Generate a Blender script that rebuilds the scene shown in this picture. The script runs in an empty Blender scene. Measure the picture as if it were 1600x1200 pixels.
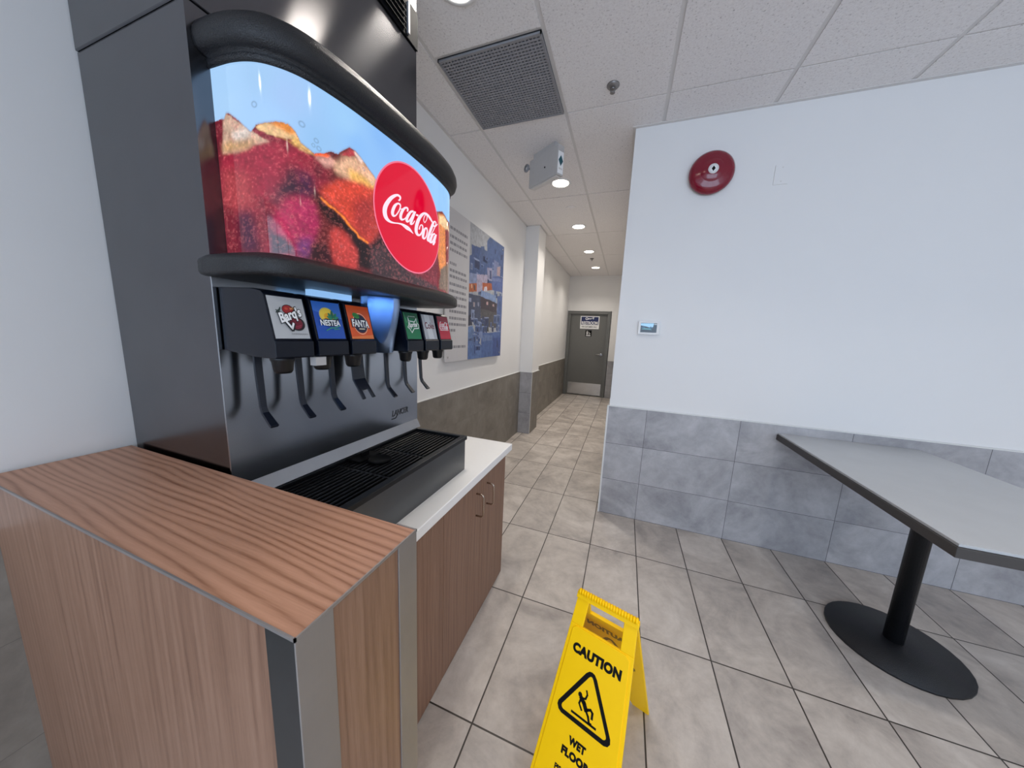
import bpy, math, random
import numpy as np
from mathutils import Vector, Matrix
random.seed(4); np.random.seed(4)
SC = bpy.context.scene
COL = SC.collection
DATA = {}
DATA['logo'] = [
 [
  (0.4867, 1.8269, 0.4813, 1.8283), (0.4879, 1.8283, 0.4828, 1.8298), (0.4894, 1.8298, 0.4843, 1.8313), (0.4909, 1.8315, 0.4856, 1.8326),
  (0.4925, 1.8334, 0.4865, 1.8336), (0.4937, 1.8354, 0.487, 1.8344), (0.4944, 1.8373, 0.4873, 1.8354), (0.4948, 1.8391, 0.4874, 1.8365),
  (0.4948, 1.841, 0.4873, 1.8375), (0.4943, 1.8427, 0.487, 1.8382), (0.4931, 1.8441, 0.4864, 1.8385), (0.4913, 1.845, 0.4853, 1.8388),
  (0.4889, 1.8456, 0.4836, 1.8391), (0.4861, 1.8458, 0.4817, 1.8391), (0.483, 1.8458, 0.4797, 1.8388), (0.4796, 1.8452, 0.4781, 1.8382),
  (0.4759, 1.844, 0.4765, 1.8374), (0.4723, 1.8425, 0.4746, 1.8361), (0.4688, 1.8407, 0.4724, 1.8345), (0.4653, 1.8388, 0.4701, 1.8327),
  (0.4618, 1.8366, 0.4677, 1.8307), (0.4584, 1.8343, 0.4653, 1.8286), (0.4548, 1.8317, 0.4628, 1.8264), (0.4512, 1.8288, 0.4603, 1.824),
  (0.4477, 1.8257, 0.4578, 1.8215), (0.4443, 1.8225, 0.4555, 1.8189), (0.4411, 1.8191, 0.4532, 1.8162), (0.438, 1.8155, 0.4508, 1.8133),
  (0.435, 1.8119, 0.4484, 1.8101), (0.4323, 1.8083, 0.4461, 1.807), (0.4298, 1.8049, 0.4441, 1.804), (0.4275, 1.8016, 0.4422, 1.8011),
  (0.4253, 1.7982, 0.4405, 1.7983), (0.4234, 1.7949, 0.4391, 1.7956), (0.4217, 1.7915, 0.4378, 1.793), (0.4202, 1.7882, 0.4367, 1.7906),
  (0.4192, 1.7849, 0.4358, 1.7882), (0.4184, 1.7817, 0.4351, 1.7857), (0.418, 1.7786, 0.4345, 1.7833), (0.4178, 1.7757, 0.434, 1.781),
  (0.4178, 1.7728, 0.4338, 1.7787), (0.418, 1.77, 0.4337, 1.7764), (0.4185, 1.7673, 0.4339, 1.7741), (0.4192, 1.7646, 0.4342, 1.7719),
  (0.4201, 1.7621, 0.4347, 1.7698), (0.4214, 1.7598, 0.4353, 1.768), (0.4229, 1.7578, 0.4361, 1.7663), (0.4247, 1.7561, 0.437, 1.7647),
  (0.4267, 1.7546, 0.438, 1.7633), (0.429, 1.7533, 0.4392, 1.7619), (0.4315, 1.7523, 0.4406, 1.7608), (0.4343, 1.7515, 0.4421, 1.7598),
  (0.4372, 1.751, 0.4438, 1.7589), (0.4402, 1.7508, 0.4458, 1.7582), (0.4433, 1.7507, 0.4479, 1.7577), (0.4464, 1.7508, 0.4502, 1.7573),
  (0.4496, 1.7511, 0.4525, 1.7571), (0.4528, 1.7516, 0.455, 1.7571), (0.456, 1.7523, 0.4577, 1.7574), (0.4592, 1.753, 0.4606, 1.7577),
  (0.4625, 1.7537, 0.4636, 1.7582), (0.466, 1.7546, 0.4668, 1.7588), (0.4696, 1.7556, 0.4702, 1.7596), (0.4732, 1.7566, 0.4738, 1.7605),
  (0.4767, 1.7575, 0.4774, 1.7615), (0.48, 1.7582, 0.481, 1.7623), (0.4832, 1.7587, 0.4844, 1.7631), (0.4862, 1.7591, 0.4878, 1.7639),
  (0.4892, 1.7594, 0.4911, 1.7646), (0.4919, 1.7595, 0.4945, 1.7653), (0.4945, 1.7594, 0.4979, 1.7658), (0.4969, 1.7591, 0.5013, 1.7662),
  (0.4991, 1.7586, 0.5046, 1.7665), (0.5014, 1.7579, 0.5078, 1.7666), (0.5037, 1.7572, 0.5109, 1.7667), (0.506, 1.7566, 0.5139, 1.7667),
  (0.5083, 1.7559, 0.517, 1.7667), (0.5106, 1.7552, 0.52, 1.7666), (0.5129, 1.7545, 0.523, 1.7664), (0.5152, 1.7538, 0.5257, 1.7661),
  (0.5177, 1.7534, 0.5282, 1.7656), (0.5202, 1.7532, 0.5304, 1.7651), (0.5227, 1.7532, 0.5325, 1.7644), (0.5251, 1.7533, 0.5344, 1.7635),
  (0.5274, 1.7534, 0.5364, 1.7626), (0.5298, 1.7534, 0.5383, 1.7616), (0.5323, 1.7532, 0.5403, 1.7605), (0.5348, 1.7529, 0.5421, 1.7593),
  (0.5373, 1.7526, 0.5438, 1.7581), (0.5397, 1.7522, 0.5454, 1.7569), (0.5421, 1.7519, 0.5469, 1.7558), (0.5442, 1.7515, 0.5482, 1.7548),
  (0.5462, 1.7512, 0.5494, 1.7539), (0.5481, 1.7509, 0.5506, 1.7529), (0.5499, 1.7505, 0.5517, 1.752), (0.5519, 1.7502, 0.5529, 1.751),
 ],
 [
  (0.4881, 1.8222, 0.4848, 1.8166), (0.4863, 1.8222, 0.4835, 1.8165), (0.4839, 1.8219, 0.4824, 1.8162), (0.4813, 1.8211, 0.4812, 1.8157),
  (0.4785, 1.82, 0.48, 1.8151), (0.4756, 1.8185, 0.4789, 1.8143), (0.4727, 1.8167, 0.4776, 1.8131), (0.4698, 1.8146, 0.4762, 1.8115),
  (0.4669, 1.8123, 0.4747, 1.8096), (0.464, 1.8096, 0.4733, 1.8077), (0.4614, 1.8067, 0.472, 1.8058), (0.4592, 1.8036, 0.4707, 1.8035),
  (0.4572, 1.8003, 0.4692, 1.8009), (0.4554, 1.797, 0.4677, 1.7981), (0.4539, 1.7938, 0.4664, 1.7953), (0.4527, 1.7909, 0.4653, 1.7928),
  (0.4518, 1.7881, 0.4644, 1.7906), (0.4511, 1.7855, 0.4637, 1.7884), (0.4507, 1.7829, 0.4632, 1.7865), (0.4506, 1.7805, 0.4629, 1.7848),
  (0.451, 1.7784, 0.4628, 1.7835), (0.4518, 1.7764, 0.4628, 1.7822), (0.4532, 1.7748, 0.4631, 1.781), (0.4549, 1.7735, 0.4635, 1.7799),
  (0.457, 1.7726, 0.4638, 1.7792), (0.4598, 1.7723, 0.4638, 1.7789), (0.463, 1.7731, 0.4637, 1.7787), (0.4659, 1.7744, 0.4643, 1.7788),
  (0.4685, 1.7761, 0.4656, 1.7794), (0.4708, 1.778, 0.4673, 1.7804), (0.4731, 1.7802, 0.4691, 1.7818), (0.4755, 1.7827, 0.4711, 1.7838),
  (0.4779, 1.7857, 0.4734, 1.7864), (0.4803, 1.7888, 0.4757, 1.7894), (0.4826, 1.792, 0.478, 1.7923), (0.4846, 1.7948, 0.4799, 1.7951),
  (0.4864, 1.7975, 0.4816, 1.7976), (0.488, 1.8002, 0.4831, 1.8), (0.4895, 1.8027, 0.4844, 1.8024), (0.4907, 1.8051, 0.4855, 1.8046),
  (0.4918, 1.8074, 0.4865, 1.8067), (0.4927, 1.8096, 0.4873, 1.8087), (0.4934, 1.8117, 0.4879, 1.8105), (0.4939, 1.8138, 0.4884, 1.8122),
  (0.4942, 1.8157, 0.4885, 1.8136), (0.4942, 1.8174, 0.4884, 1.8147), (0.4937, 1.8189, 0.488, 1.8155), (0.4929, 1.8201, 0.4873, 1.8161),
  (0.4917, 1.8211, 0.4864, 1.8165), (0.4902, 1.8219, 0.4854, 1.8166), (0.4887, 1.8222, 0.4842, 1.8166),
 ],
 [
  (0.4881, 1.8046, 0.4901, 1.808), (0.4892, 1.8047, 0.4912, 1.8081), (0.4902, 1.8046, 0.4924, 1.8081), (0.4914, 1.8047, 0.4933, 1.8081),
  (0.4929, 1.8048, 0.4941, 1.8082), (0.4947, 1.8053, 0.4947, 1.8083), (0.4964, 1.8061, 0.4955, 1.8087), (0.4981, 1.8071, 0.4966, 1.8093),
  (0.4995, 1.808, 0.4979, 1.8101), (0.5009, 1.8089, 0.4994, 1.811), (0.5023, 1.8098, 0.5008, 1.8118),
 ],
 [
  (0.526, 1.8103, 0.5197, 1.8092), (0.5267, 1.8117, 0.5202, 1.8108), (0.5276, 1.8133, 0.5209, 1.8124), (0.5284, 1.8151, 0.5214, 1.8138),
  (0.5291, 1.817, 0.5216, 1.8148), (0.5292, 1.8188, 0.5215, 1.8154), (0.5287, 1.8203, 0.5211, 1.8161), (0.5277, 1.8216, 0.5205, 1.8168),
  (0.5263, 1.8227, 0.5197, 1.8173), (0.5244, 1.8235, 0.5189, 1.8175), (0.5217, 1.8237, 0.5187, 1.8174), (0.5186, 1.823, 0.5182, 1.8172),
  (0.5156, 1.8219, 0.517, 1.8166), (0.5125, 1.8204, 0.5156, 1.8157), (0.5095, 1.8186, 0.514, 1.8146), (0.5066, 1.8165, 0.5126, 1.8133),
  (0.5039, 1.8142, 0.5112, 1.8118), (0.5012, 1.8117, 0.5097, 1.8099), (0.4986, 1.809, 0.5081, 1.8077), (0.4963, 1.8062, 0.5066, 1.8054),
  (0.4941, 1.8035, 0.5051, 1.8032), (0.4923, 1.8007, 0.5037, 1.8009), (0.4905, 1.7978, 0.5023, 1.7985), (0.489, 1.7949, 0.501, 1.796),
  (0.4878, 1.7921, 0.4999, 1.7936), (0.4868, 1.7894, 0.499, 1.7915), (0.486, 1.787, 0.4983, 1.7896), (0.4855, 1.7846, 0.4978, 1.7878),
  (0.4852, 1.7824, 0.4975, 1.7862), (0.4853, 1.7803, 0.4973, 1.7848), (0.4858, 1.7784, 0.4974, 1.7837), (0.4867, 1.7767, 0.4975, 1.7827),
  (0.488, 1.7753, 0.4979, 1.7817), (0.4898, 1.7742, 0.4983, 1.7809), (0.4921, 1.7735, 0.4986, 1.7804), (0.4951, 1.7734, 0.4987, 1.7802),
  (0.4984, 1.7742, 0.499, 1.7801), (0.5015, 1.7755, 0.5004, 1.7804), (0.5044, 1.7771, 0.5023, 1.7811), (0.5071, 1.7788, 0.5044, 1.7822),
  (0.5096, 1.7807, 0.5063, 1.7833), (0.5119, 1.7827, 0.5081, 1.7845), (0.5139, 1.7848, 0.5101, 1.7861), (0.5158, 1.7869, 0.5121, 1.788),
  (0.5176, 1.789, 0.5142, 1.7899), (0.5194, 1.791, 0.5164, 1.7919),
 ],
 [
  (0.5531, 1.8245, 0.5542, 1.8186), (0.5505, 1.8235, 0.5512, 1.8173), (0.5478, 1.8225, 0.5483, 1.8161), (0.5445, 1.8213, 0.5461, 1.8152),
  (0.5406, 1.8194, 0.5446, 1.8143), (0.5365, 1.8168, 0.5434, 1.8134), (0.5329, 1.8137, 0.5418, 1.8117), (0.5296, 1.8105, 0.5397, 1.8093),
  (0.5266, 1.8072, 0.5376, 1.8065), (0.524, 1.8041, 0.5356, 1.8036), (0.5217, 1.8011, 0.5337, 1.8009), (0.5197, 1.7981, 0.5319, 1.7982),
  (0.5177, 1.7951, 0.5302, 1.7956), (0.516, 1.792, 0.5287, 1.793), (0.5147, 1.7891, 0.5275, 1.7907), (0.5137, 1.7863, 0.5267, 1.7889),
  (0.5133, 1.7837, 0.5262, 1.7873), (0.5134, 1.7813, 0.526, 1.7858), (0.514, 1.7793, 0.5259, 1.7845), (0.515, 1.7775, 0.5259, 1.7836),
  (0.5169, 1.7762, 0.5256, 1.7834), (0.5199, 1.7758, 0.5249, 1.7833), (0.5233, 1.7765, 0.5245, 1.7829), (0.5265, 1.7779, 0.5248, 1.7828),
  (0.5296, 1.7799, 0.5258, 1.7831), (0.5323, 1.7822, 0.5273, 1.7839), (0.5349, 1.7849, 0.5293, 1.7858), (0.5376, 1.7881, 0.5317, 1.7885),
  (0.5403, 1.7915, 0.5343, 1.7918), (0.5429, 1.7949, 0.5369, 1.7951), (0.5455, 1.7982, 0.5393, 1.7983), (0.5479, 1.8012, 0.5414, 1.8013),
  (0.5502, 1.8042, 0.5433, 1.8041), (0.5526, 1.8071, 0.5451, 1.807), (0.5549, 1.8101, 0.547, 1.8099), (0.5572, 1.813, 0.5489, 1.8129),
 ],
 [
  (0.556, 1.8233, 0.5674, 1.8246), (0.5536, 1.8193, 0.5654, 1.8207), (0.5511, 1.8153, 0.5634, 1.8167), (0.5487, 1.8114, 0.5614, 1.8128),
  (0.5463, 1.8074, 0.5595, 1.8089), (0.5442, 1.8035, 0.5575, 1.8051), (0.5421, 1.7995, 0.5555, 1.8012), (0.54, 1.7953, 0.5534, 1.797),
  (0.5382, 1.7913, 0.5513, 1.7931), (0.5366, 1.7876, 0.5495, 1.7895), (0.5354, 1.7844, 0.548, 1.7865), (0.5347, 1.7819, 0.5467, 1.784),
  (0.5343, 1.7797, 0.5456, 1.782), (0.5343, 1.7777, 0.5448, 1.7806), (0.5347, 1.776, 0.5443, 1.78), (0.5366, 1.7745, 0.5434, 1.7802),
  (0.5401, 1.7745, 0.5424, 1.7801), (0.5434, 1.7756, 0.5429, 1.7801), (0.5465, 1.7771, 0.5444, 1.7806), (0.5495, 1.7789, 0.5462, 1.7815),
  (0.5522, 1.7811, 0.5479, 1.7826), (0.5544, 1.7836, 0.5498, 1.7842), (0.5563, 1.7863, 0.5519, 1.7865), (0.5582, 1.7892, 0.5542, 1.7892),
  (0.5599, 1.7921, 0.5566, 1.7921), (0.5617, 1.7948, 0.5589, 1.7948),
 ],
 [
  (0.5648, 1.8126, 0.5692, 1.8193), (0.5673, 1.8128, 0.5716, 1.8195), (0.5697, 1.8129, 0.5741, 1.8196), (0.5722, 1.8131, 0.5766, 1.8198),
  (0.5746, 1.8132, 0.579, 1.8199), (0.5771, 1.8133, 0.5815, 1.8201),
 ],
 [
  (0.6678, 1.8262, 0.661, 1.8221), (0.6656, 1.8279, 0.6581, 1.8234), (0.6636, 1.8296, 0.6553, 1.8246), (0.6614, 1.8313, 0.6525, 1.8258),
  (0.6591, 1.833, 0.6496, 1.827), (0.6565, 1.8346, 0.6465, 1.8282), (0.6536, 1.8363, 0.6433, 1.8295), (0.6505, 1.838, 0.6399, 1.831),
  (0.6471, 1.8396, 0.6366, 1.8323), (0.6434, 1.841, 0.6332, 1.8333), (0.6393, 1.842, 0.6299, 1.8339), (0.635, 1.8426, 0.6264, 1.8343),
  (0.6304, 1.8428, 0.6231, 1.8345), (0.6256, 1.8427, 0.6199, 1.8345), (0.6206, 1.8421, 0.6171, 1.8341), (0.6151, 1.8408, 0.6151, 1.8335),
  (0.6095, 1.8385, 0.6133, 1.8325), (0.6042, 1.8357, 0.6111, 1.8308), (0.5995, 1.8326, 0.6085, 1.8286), (0.5951, 1.8295, 0.6058, 1.826),
  (0.5912, 1.8263, 0.6031, 1.8234), (0.5874, 1.8229, 0.6006, 1.8208), (0.5838, 1.8193, 0.5981, 1.818), (0.5805, 1.8156, 0.5957, 1.815),
  (0.5775, 1.812, 0.5933, 1.8119), (0.5748, 1.8083, 0.5911, 1.8088), (0.5723, 1.8045, 0.5891, 1.8057), (0.57, 1.8007, 0.5872, 1.8025),
  (0.568, 1.797, 0.5854, 1.7991), (0.5663, 1.7933, 0.5837, 1.7957), (0.5647, 1.7898, 0.5821, 1.7924), (0.5633, 1.7863, 0.5806, 1.7891),
  (0.562, 1.7828, 0.5793, 1.7859), (0.5609, 1.7793, 0.5781, 1.7827), (0.56, 1.7759, 0.577, 1.7796), (0.5594, 1.7727, 0.5762, 1.7768),
  (0.559, 1.7696, 0.5756, 1.774), (0.5587, 1.7667, 0.5752, 1.7713), (0.5588, 1.7638, 0.5749, 1.7689), (0.5592, 1.761, 0.5749, 1.7668),
  (0.5602, 1.7585, 0.5752, 1.765), (0.5617, 1.7562, 0.5758, 1.7633), (0.5638, 1.7542, 0.5767, 1.7615), (0.5662, 1.7525, 0.5779, 1.7601),
  (0.569, 1.7513, 0.5791, 1.759), (0.5723, 1.7505, 0.58, 1.7584), (0.5762, 1.7505, 0.5807, 1.7582), (0.5802, 1.7512, 0.5817, 1.7582),
  (0.5843, 1.7525, 0.583, 1.7585), (0.5883, 1.7544, 0.5844, 1.759), (0.5919, 1.7567, 0.5858, 1.7597), (0.5949, 1.7594, 0.5876, 1.761),
  (0.5975, 1.7624, 0.5898, 1.7632), (0.5998, 1.7656, 0.5921, 1.7657), (0.6019, 1.7687, 0.5942, 1.7685), (0.6036, 1.7718, 0.596, 1.7712),
  (0.605, 1.7748, 0.5975, 1.7739), (0.6062, 1.7779, 0.5989, 1.7767), (0.6071, 1.781, 0.5999, 1.7795), (0.6077, 1.7839, 0.6006, 1.7822),
  (0.608, 1.7865, 0.601, 1.7844), (0.6078, 1.7888, 0.6009, 1.7863), (0.6073, 1.7909, 0.6005, 1.788), (0.6065, 1.7927, 0.5998, 1.7894),
  (0.6054, 1.7942, 0.5989, 1.7905), (0.6038, 1.7953, 0.5982, 1.7911), (0.6016, 1.7957, 0.5976, 1.7913), (0.599, 1.7956, 0.5969, 1.7914),
  (0.5962, 1.7948, 0.5961, 1.7913), (0.5934, 1.7936, 0.5952, 1.791), (0.5909, 1.792, 0.5945, 1.7906), (0.5889, 1.7901, 0.5935, 1.7897),
  (0.5872, 1.7879, 0.5922, 1.788), (0.5856, 1.7857, 0.591, 1.786), (0.5843, 1.7834, 0.5899, 1.784), (0.5832, 1.7814, 0.5891, 1.7822),
  (0.5823, 1.7796, 0.5886, 1.7808), (0.5817, 1.7778, 0.5885, 1.7795), (0.5813, 1.7762, 0.5884, 1.7781), (0.5809, 1.7747, 0.5884, 1.7767),
  (0.5805, 1.7732, 0.5883, 1.7752),
 ],
 [
  (0.6173, 1.8083, 0.6146, 1.8058), (0.616, 1.8085, 0.6131, 1.8061), (0.6146, 1.8091, 0.6114, 1.8069), (0.6131, 1.8101, 0.6097, 1.8081),
  (0.612, 1.8114, 0.6084, 1.8096), (0.6114, 1.8128, 0.6076, 1.8113), (0.6114, 1.8146, 0.6076, 1.8135), (0.6119, 1.8169, 0.608, 1.816),
  (0.6127, 1.8194, 0.6088, 1.8186), (0.6138, 1.822, 0.6099, 1.8213), (0.615, 1.8244, 0.6111, 1.8238), (0.6164, 1.8268, 0.6125, 1.8264),
  (0.6182, 1.8293, 0.6143, 1.8292), (0.6201, 1.8317, 0.6163, 1.8318), (0.6218, 1.8335, 0.6184, 1.8342), (0.6225, 1.8341, 0.6213, 1.8363),
  (0.6227, 1.8341, 0.6248, 1.8372), (0.624, 1.834, 0.6274, 1.8369), (0.6256, 1.8334, 0.6296, 1.8362), (0.6271, 1.8325, 0.6314, 1.835),
  (0.628, 1.8315, 0.6325, 1.8336), (0.6284, 1.8302, 0.633, 1.8319), (0.6284, 1.8285, 0.6328, 1.8299), (0.6279, 1.8265, 0.6322, 1.8276),
  (0.6272, 1.8243, 0.6314, 1.8253), (0.6263, 1.8223, 0.6304, 1.823), (0.6253, 1.8202, 0.6291, 1.8206), (0.6239, 1.8179, 0.6274, 1.8181),
  (0.6223, 1.8156, 0.6257, 1.8157), (0.6207, 1.8135, 0.6241, 1.8135), (0.6193, 1.8117, 0.6227, 1.8117), (0.6182, 1.8102, 0.6216, 1.8103),
  (0.6173, 1.809, 0.6205, 1.8089), (0.6166, 1.8082, 0.6193, 1.8076), (0.6167, 1.8082, 0.6174, 1.8063), (0.6164, 1.8083, 0.6155, 1.8058),
 ],
 [
  (0.6236, 1.7944, 0.6262, 1.7904), (0.6205, 1.7931, 0.6251, 1.7896), (0.6167, 1.7907, 0.6238, 1.7883), (0.6132, 1.788, 0.622, 1.7864),
  (0.6099, 1.7849, 0.6203, 1.7841), (0.607, 1.7817, 0.619, 1.7821), (0.6049, 1.7784, 0.618, 1.7799), (0.6032, 1.775, 0.617, 1.7773),
  (0.602, 1.7716, 0.6162, 1.7743), (0.601, 1.7684, 0.6154, 1.7713), (0.6002, 1.7656, 0.6146, 1.7685), (0.5995, 1.763, 0.6138, 1.7659),
  (0.5989, 1.7603, 0.613, 1.7633), (0.5986, 1.7577, 0.6124, 1.7611), (0.5986, 1.7553, 0.612, 1.7593), (0.5993, 1.7531, 0.6119, 1.7581),
  (0.6007, 1.7513, 0.6121, 1.7573), (0.6028, 1.7499, 0.6127, 1.7565), (0.6054, 1.7491, 0.6132, 1.756), (0.6089, 1.7489, 0.6133, 1.7558),
  (0.6133, 1.7499, 0.6125, 1.7554), (0.6172, 1.7519, 0.6126, 1.7553), (0.62, 1.7541, 0.6142, 1.7562), (0.6225, 1.7565, 0.6163, 1.7577),
  (0.6247, 1.759, 0.6184, 1.7596), (0.6266, 1.7616, 0.6202, 1.7616), (0.6283, 1.7644, 0.6217, 1.7639), (0.6299, 1.7674, 0.6231, 1.7665),
  (0.6312, 1.7705, 0.6243, 1.7693), (0.6324, 1.7735, 0.6253, 1.7721), (0.6333, 1.7762, 0.6262, 1.7747), (0.634, 1.7789, 0.6268, 1.7772),
  (0.6345, 1.7815, 0.6274, 1.7796), (0.6348, 1.784, 0.6277, 1.7819), (0.6349, 1.7863, 0.6277, 1.7839), (0.6346, 1.7884, 0.6274, 1.7856),
  (0.6341, 1.7903, 0.6266, 1.7871), (0.6332, 1.7922, 0.6256, 1.7886), (0.6319, 1.7939, 0.6245, 1.7896), (0.6298, 1.7951, 0.6236, 1.7898),
  (0.627, 1.7953, 0.6228, 1.7895),
 ],
 [
  (0.6869, 1.8357, 0.6845, 1.8312), (0.6851, 1.8354, 0.6823, 1.8307), (0.6833, 1.8352, 0.6802, 1.8304), (0.6808, 1.8349, 0.6787, 1.8302),
  (0.6773, 1.8339, 0.6784, 1.83), (0.6735, 1.8321, 0.6785, 1.83), (0.6703, 1.8299, 0.6783, 1.8293), (0.6677, 1.8277, 0.6777, 1.8281),
  (0.6652, 1.8254, 0.677, 1.8265), (0.6629, 1.823, 0.6762, 1.8245), (0.6608, 1.8204, 0.6751, 1.8222), (0.6588, 1.8177, 0.6739, 1.8199),
  (0.657, 1.8147, 0.6726, 1.8172), (0.6553, 1.8117, 0.6711, 1.8143), (0.6536, 1.8086, 0.6694, 1.8111), (0.6517, 1.8052, 0.6675, 1.8076),
  (0.6496, 1.8016, 0.6654, 1.8038), (0.6473, 1.7976, 0.6631, 1.7997), (0.6449, 1.7934, 0.6607, 1.7955), (0.6426, 1.7892, 0.6583, 1.7914),
  (0.6405, 1.7852, 0.6561, 1.7874), (0.6385, 1.7814, 0.654, 1.7836), (0.6365, 1.7775, 0.6519, 1.7797), (0.6346, 1.7737, 0.6499, 1.776),
  (0.6329, 1.77, 0.6482, 1.7725), (0.6316, 1.7667, 0.6467, 1.7693), (0.6304, 1.7635, 0.6454, 1.7662), (0.6293, 1.7604, 0.6443, 1.7633),
  (0.6285, 1.7575, 0.6435, 1.7608), (0.6282, 1.7548, 0.643, 1.7588), (0.6288, 1.7523, 0.6428, 1.7575), (0.6308, 1.7505, 0.6426, 1.7568),
  (0.6338, 1.7496, 0.6428, 1.7562), (0.6368, 1.7495, 0.6437, 1.7555), (0.6393, 1.7497, 0.6454, 1.7547), (0.6415, 1.7496, 0.647, 1.7538),
 ],
 [
  (0.6822, 1.8319, 0.6893, 1.8349), (0.6829, 1.8305, 0.6898, 1.8337), (0.6839, 1.8295, 0.6906, 1.8327), (0.6847, 1.8286, 0.6914, 1.8312),
  (0.6849, 1.8271, 0.6915, 1.829), (0.6841, 1.8244, 0.6904, 1.8257), (0.6818, 1.82, 0.6879, 1.8209), (0.6784, 1.8142, 0.6842, 1.815),
  (0.6744, 1.8078, 0.68, 1.8085), (0.6703, 1.8016, 0.6757, 1.8021), (0.6666, 1.7961, 0.6717, 1.7965), (0.6631, 1.7914, 0.668, 1.7917),
  (0.6598, 1.7872, 0.6644, 1.7873), (0.6564, 1.7832, 0.6608, 1.7832), (0.653, 1.7792, 0.6573, 1.7793), (0.6496, 1.7752, 0.6538, 1.7752),
 ],
 [
  (0.6572, 1.8133, 0.6597, 1.8162), (0.6614, 1.813, 0.6648, 1.8167), (0.6656, 1.8125, 0.6699, 1.8171), (0.6702, 1.8121, 0.6747, 1.8176),
  (0.6756, 1.8123, 0.6785, 1.8182), (0.6822, 1.814, 0.6808, 1.8189), (0.6883, 1.8173, 0.6831, 1.8199), (0.6928, 1.8209, 0.6866, 1.8221),
  (0.6963, 1.8245, 0.6909, 1.8251), (0.6995, 1.828, 0.6956, 1.8285), (0.7028, 1.8313, 0.7002, 1.8317),
 ],
 [
  (0.681, 1.7926, 0.6839, 1.7879), (0.6782, 1.7915, 0.6806, 1.7864), (0.6752, 1.7904, 0.6773, 1.7851), (0.6713, 1.7889, 0.675, 1.7841),
  (0.6668, 1.7867, 0.6736, 1.7833), (0.6625, 1.7838, 0.6724, 1.7823), (0.6589, 1.7806, 0.6707, 1.7804), (0.6558, 1.7771, 0.6688, 1.7777),
  (0.653, 1.7735, 0.6669, 1.7746), (0.6505, 1.77, 0.6651, 1.7715), (0.6484, 1.7668, 0.6635, 1.7686), (0.6465, 1.7636, 0.6621, 1.7657),
  (0.6448, 1.7602, 0.6607, 1.7627), (0.6435, 1.7569, 0.6597, 1.7599), (0.6428, 1.7539, 0.659, 1.7577), (0.6429, 1.7513, 0.6587, 1.7566),
  (0.6447, 1.7492, 0.6585, 1.7561), (0.6478, 1.7481, 0.6584, 1.7556), (0.6521, 1.7479, 0.6581, 1.7552), (0.6574, 1.749, 0.6572, 1.7547),
  (0.6624, 1.7514, 0.6565, 1.7542), (0.6657, 1.7542, 0.6579, 1.7551), (0.6684, 1.7572, 0.6603, 1.7574), (0.671, 1.7606, 0.663, 1.7604),
  (0.6735, 1.764, 0.6656, 1.7636), (0.6757, 1.7672, 0.6679, 1.7667), (0.6778, 1.7703, 0.6698, 1.7695), (0.6796, 1.7734, 0.6714, 1.7724),
  (0.6814, 1.7765, 0.6729, 1.7753), (0.6831, 1.7795, 0.6743, 1.7783), (0.6848, 1.7825, 0.6759, 1.7813),
 ],
 [
  (0.6838, 1.7892, 0.6957, 1.7911), (0.6816, 1.7853, 0.6941, 1.7873), (0.6793, 1.7814, 0.6925, 1.7834), (0.6771, 1.7775, 0.6909, 1.7796),
  (0.675, 1.7737, 0.6893, 1.7759), (0.6731, 1.7701, 0.6878, 1.7723), (0.6714, 1.7665, 0.6862, 1.7688), (0.6697, 1.7629, 0.6846, 1.7652),
  (0.6683, 1.7594, 0.6831, 1.7617), (0.6671, 1.7563, 0.6816, 1.7587), (0.6664, 1.7537, 0.6804, 1.756), (0.6659, 1.7516, 0.679, 1.7537),
  (0.6656, 1.7496, 0.6777, 1.7516), (0.6656, 1.7479, 0.6766, 1.7503), (0.6669, 1.7459, 0.6754, 1.7507), (0.6748, 1.7478, 0.669, 1.7494),
  (0.6768, 1.75, 0.6707, 1.7505), (0.6792, 1.753, 0.6738, 1.7532), (0.682, 1.7567, 0.6775, 1.7568), (0.6849, 1.7604, 0.6814, 1.7605),
  (0.6876, 1.7639, 0.6851, 1.7639),
 ],
]
DATA['sky'] = [
  (0.0602, 1.9489, 'a5cdf5'), (0.1814, 1.9381, 'a3c6f3'), (0.1417, 1.8755, 'a5cdfa'), (0.2419, 1.8723, '96c3f0'),
  (0.343, 1.9074, '8cbef5'), (0.5096, 1.9562, '8cbef5'), (0.7401, 1.9357, '96c8fa'), (0.4313, 1.9774, '86b8f3'),
  (0.3082, 1.9493, '9bcaf5'), (0.0551, 1.9122, 'a8cff5'), (0.1237, 1.9588, 'a0c8f0'), (0.8152, 1.893, '90c4f5'),
]
DATA['bnd'] = [
  (0.0304, 1.8825), (0.0379, 1.8918), (0.0516, 1.8874), (0.0774, 1.8708), (0.1017, 1.85), (0.1154, 1.8639),
  (0.1353, 1.8704), (0.1566, 1.8786), (0.1781, 1.8788), (0.1919, 1.8681), (0.2007, 1.8513), (0.213, 1.8426),
  (0.229, 1.8372), (0.2478, 1.8468), (0.2665, 1.8582), (0.2877, 1.8625), (0.3018, 1.8781), (0.318, 1.8934),
  (0.3346, 1.8939), (0.3521, 1.8854), (0.3723, 1.8708), (0.3935, 1.8572), (0.4225, 1.8284), (0.465, 1.7908),
  (0.5712, 1.7982), (0.6682, 1.8593), (0.741, 1.8902), (0.7867, 1.8783),
]
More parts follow.
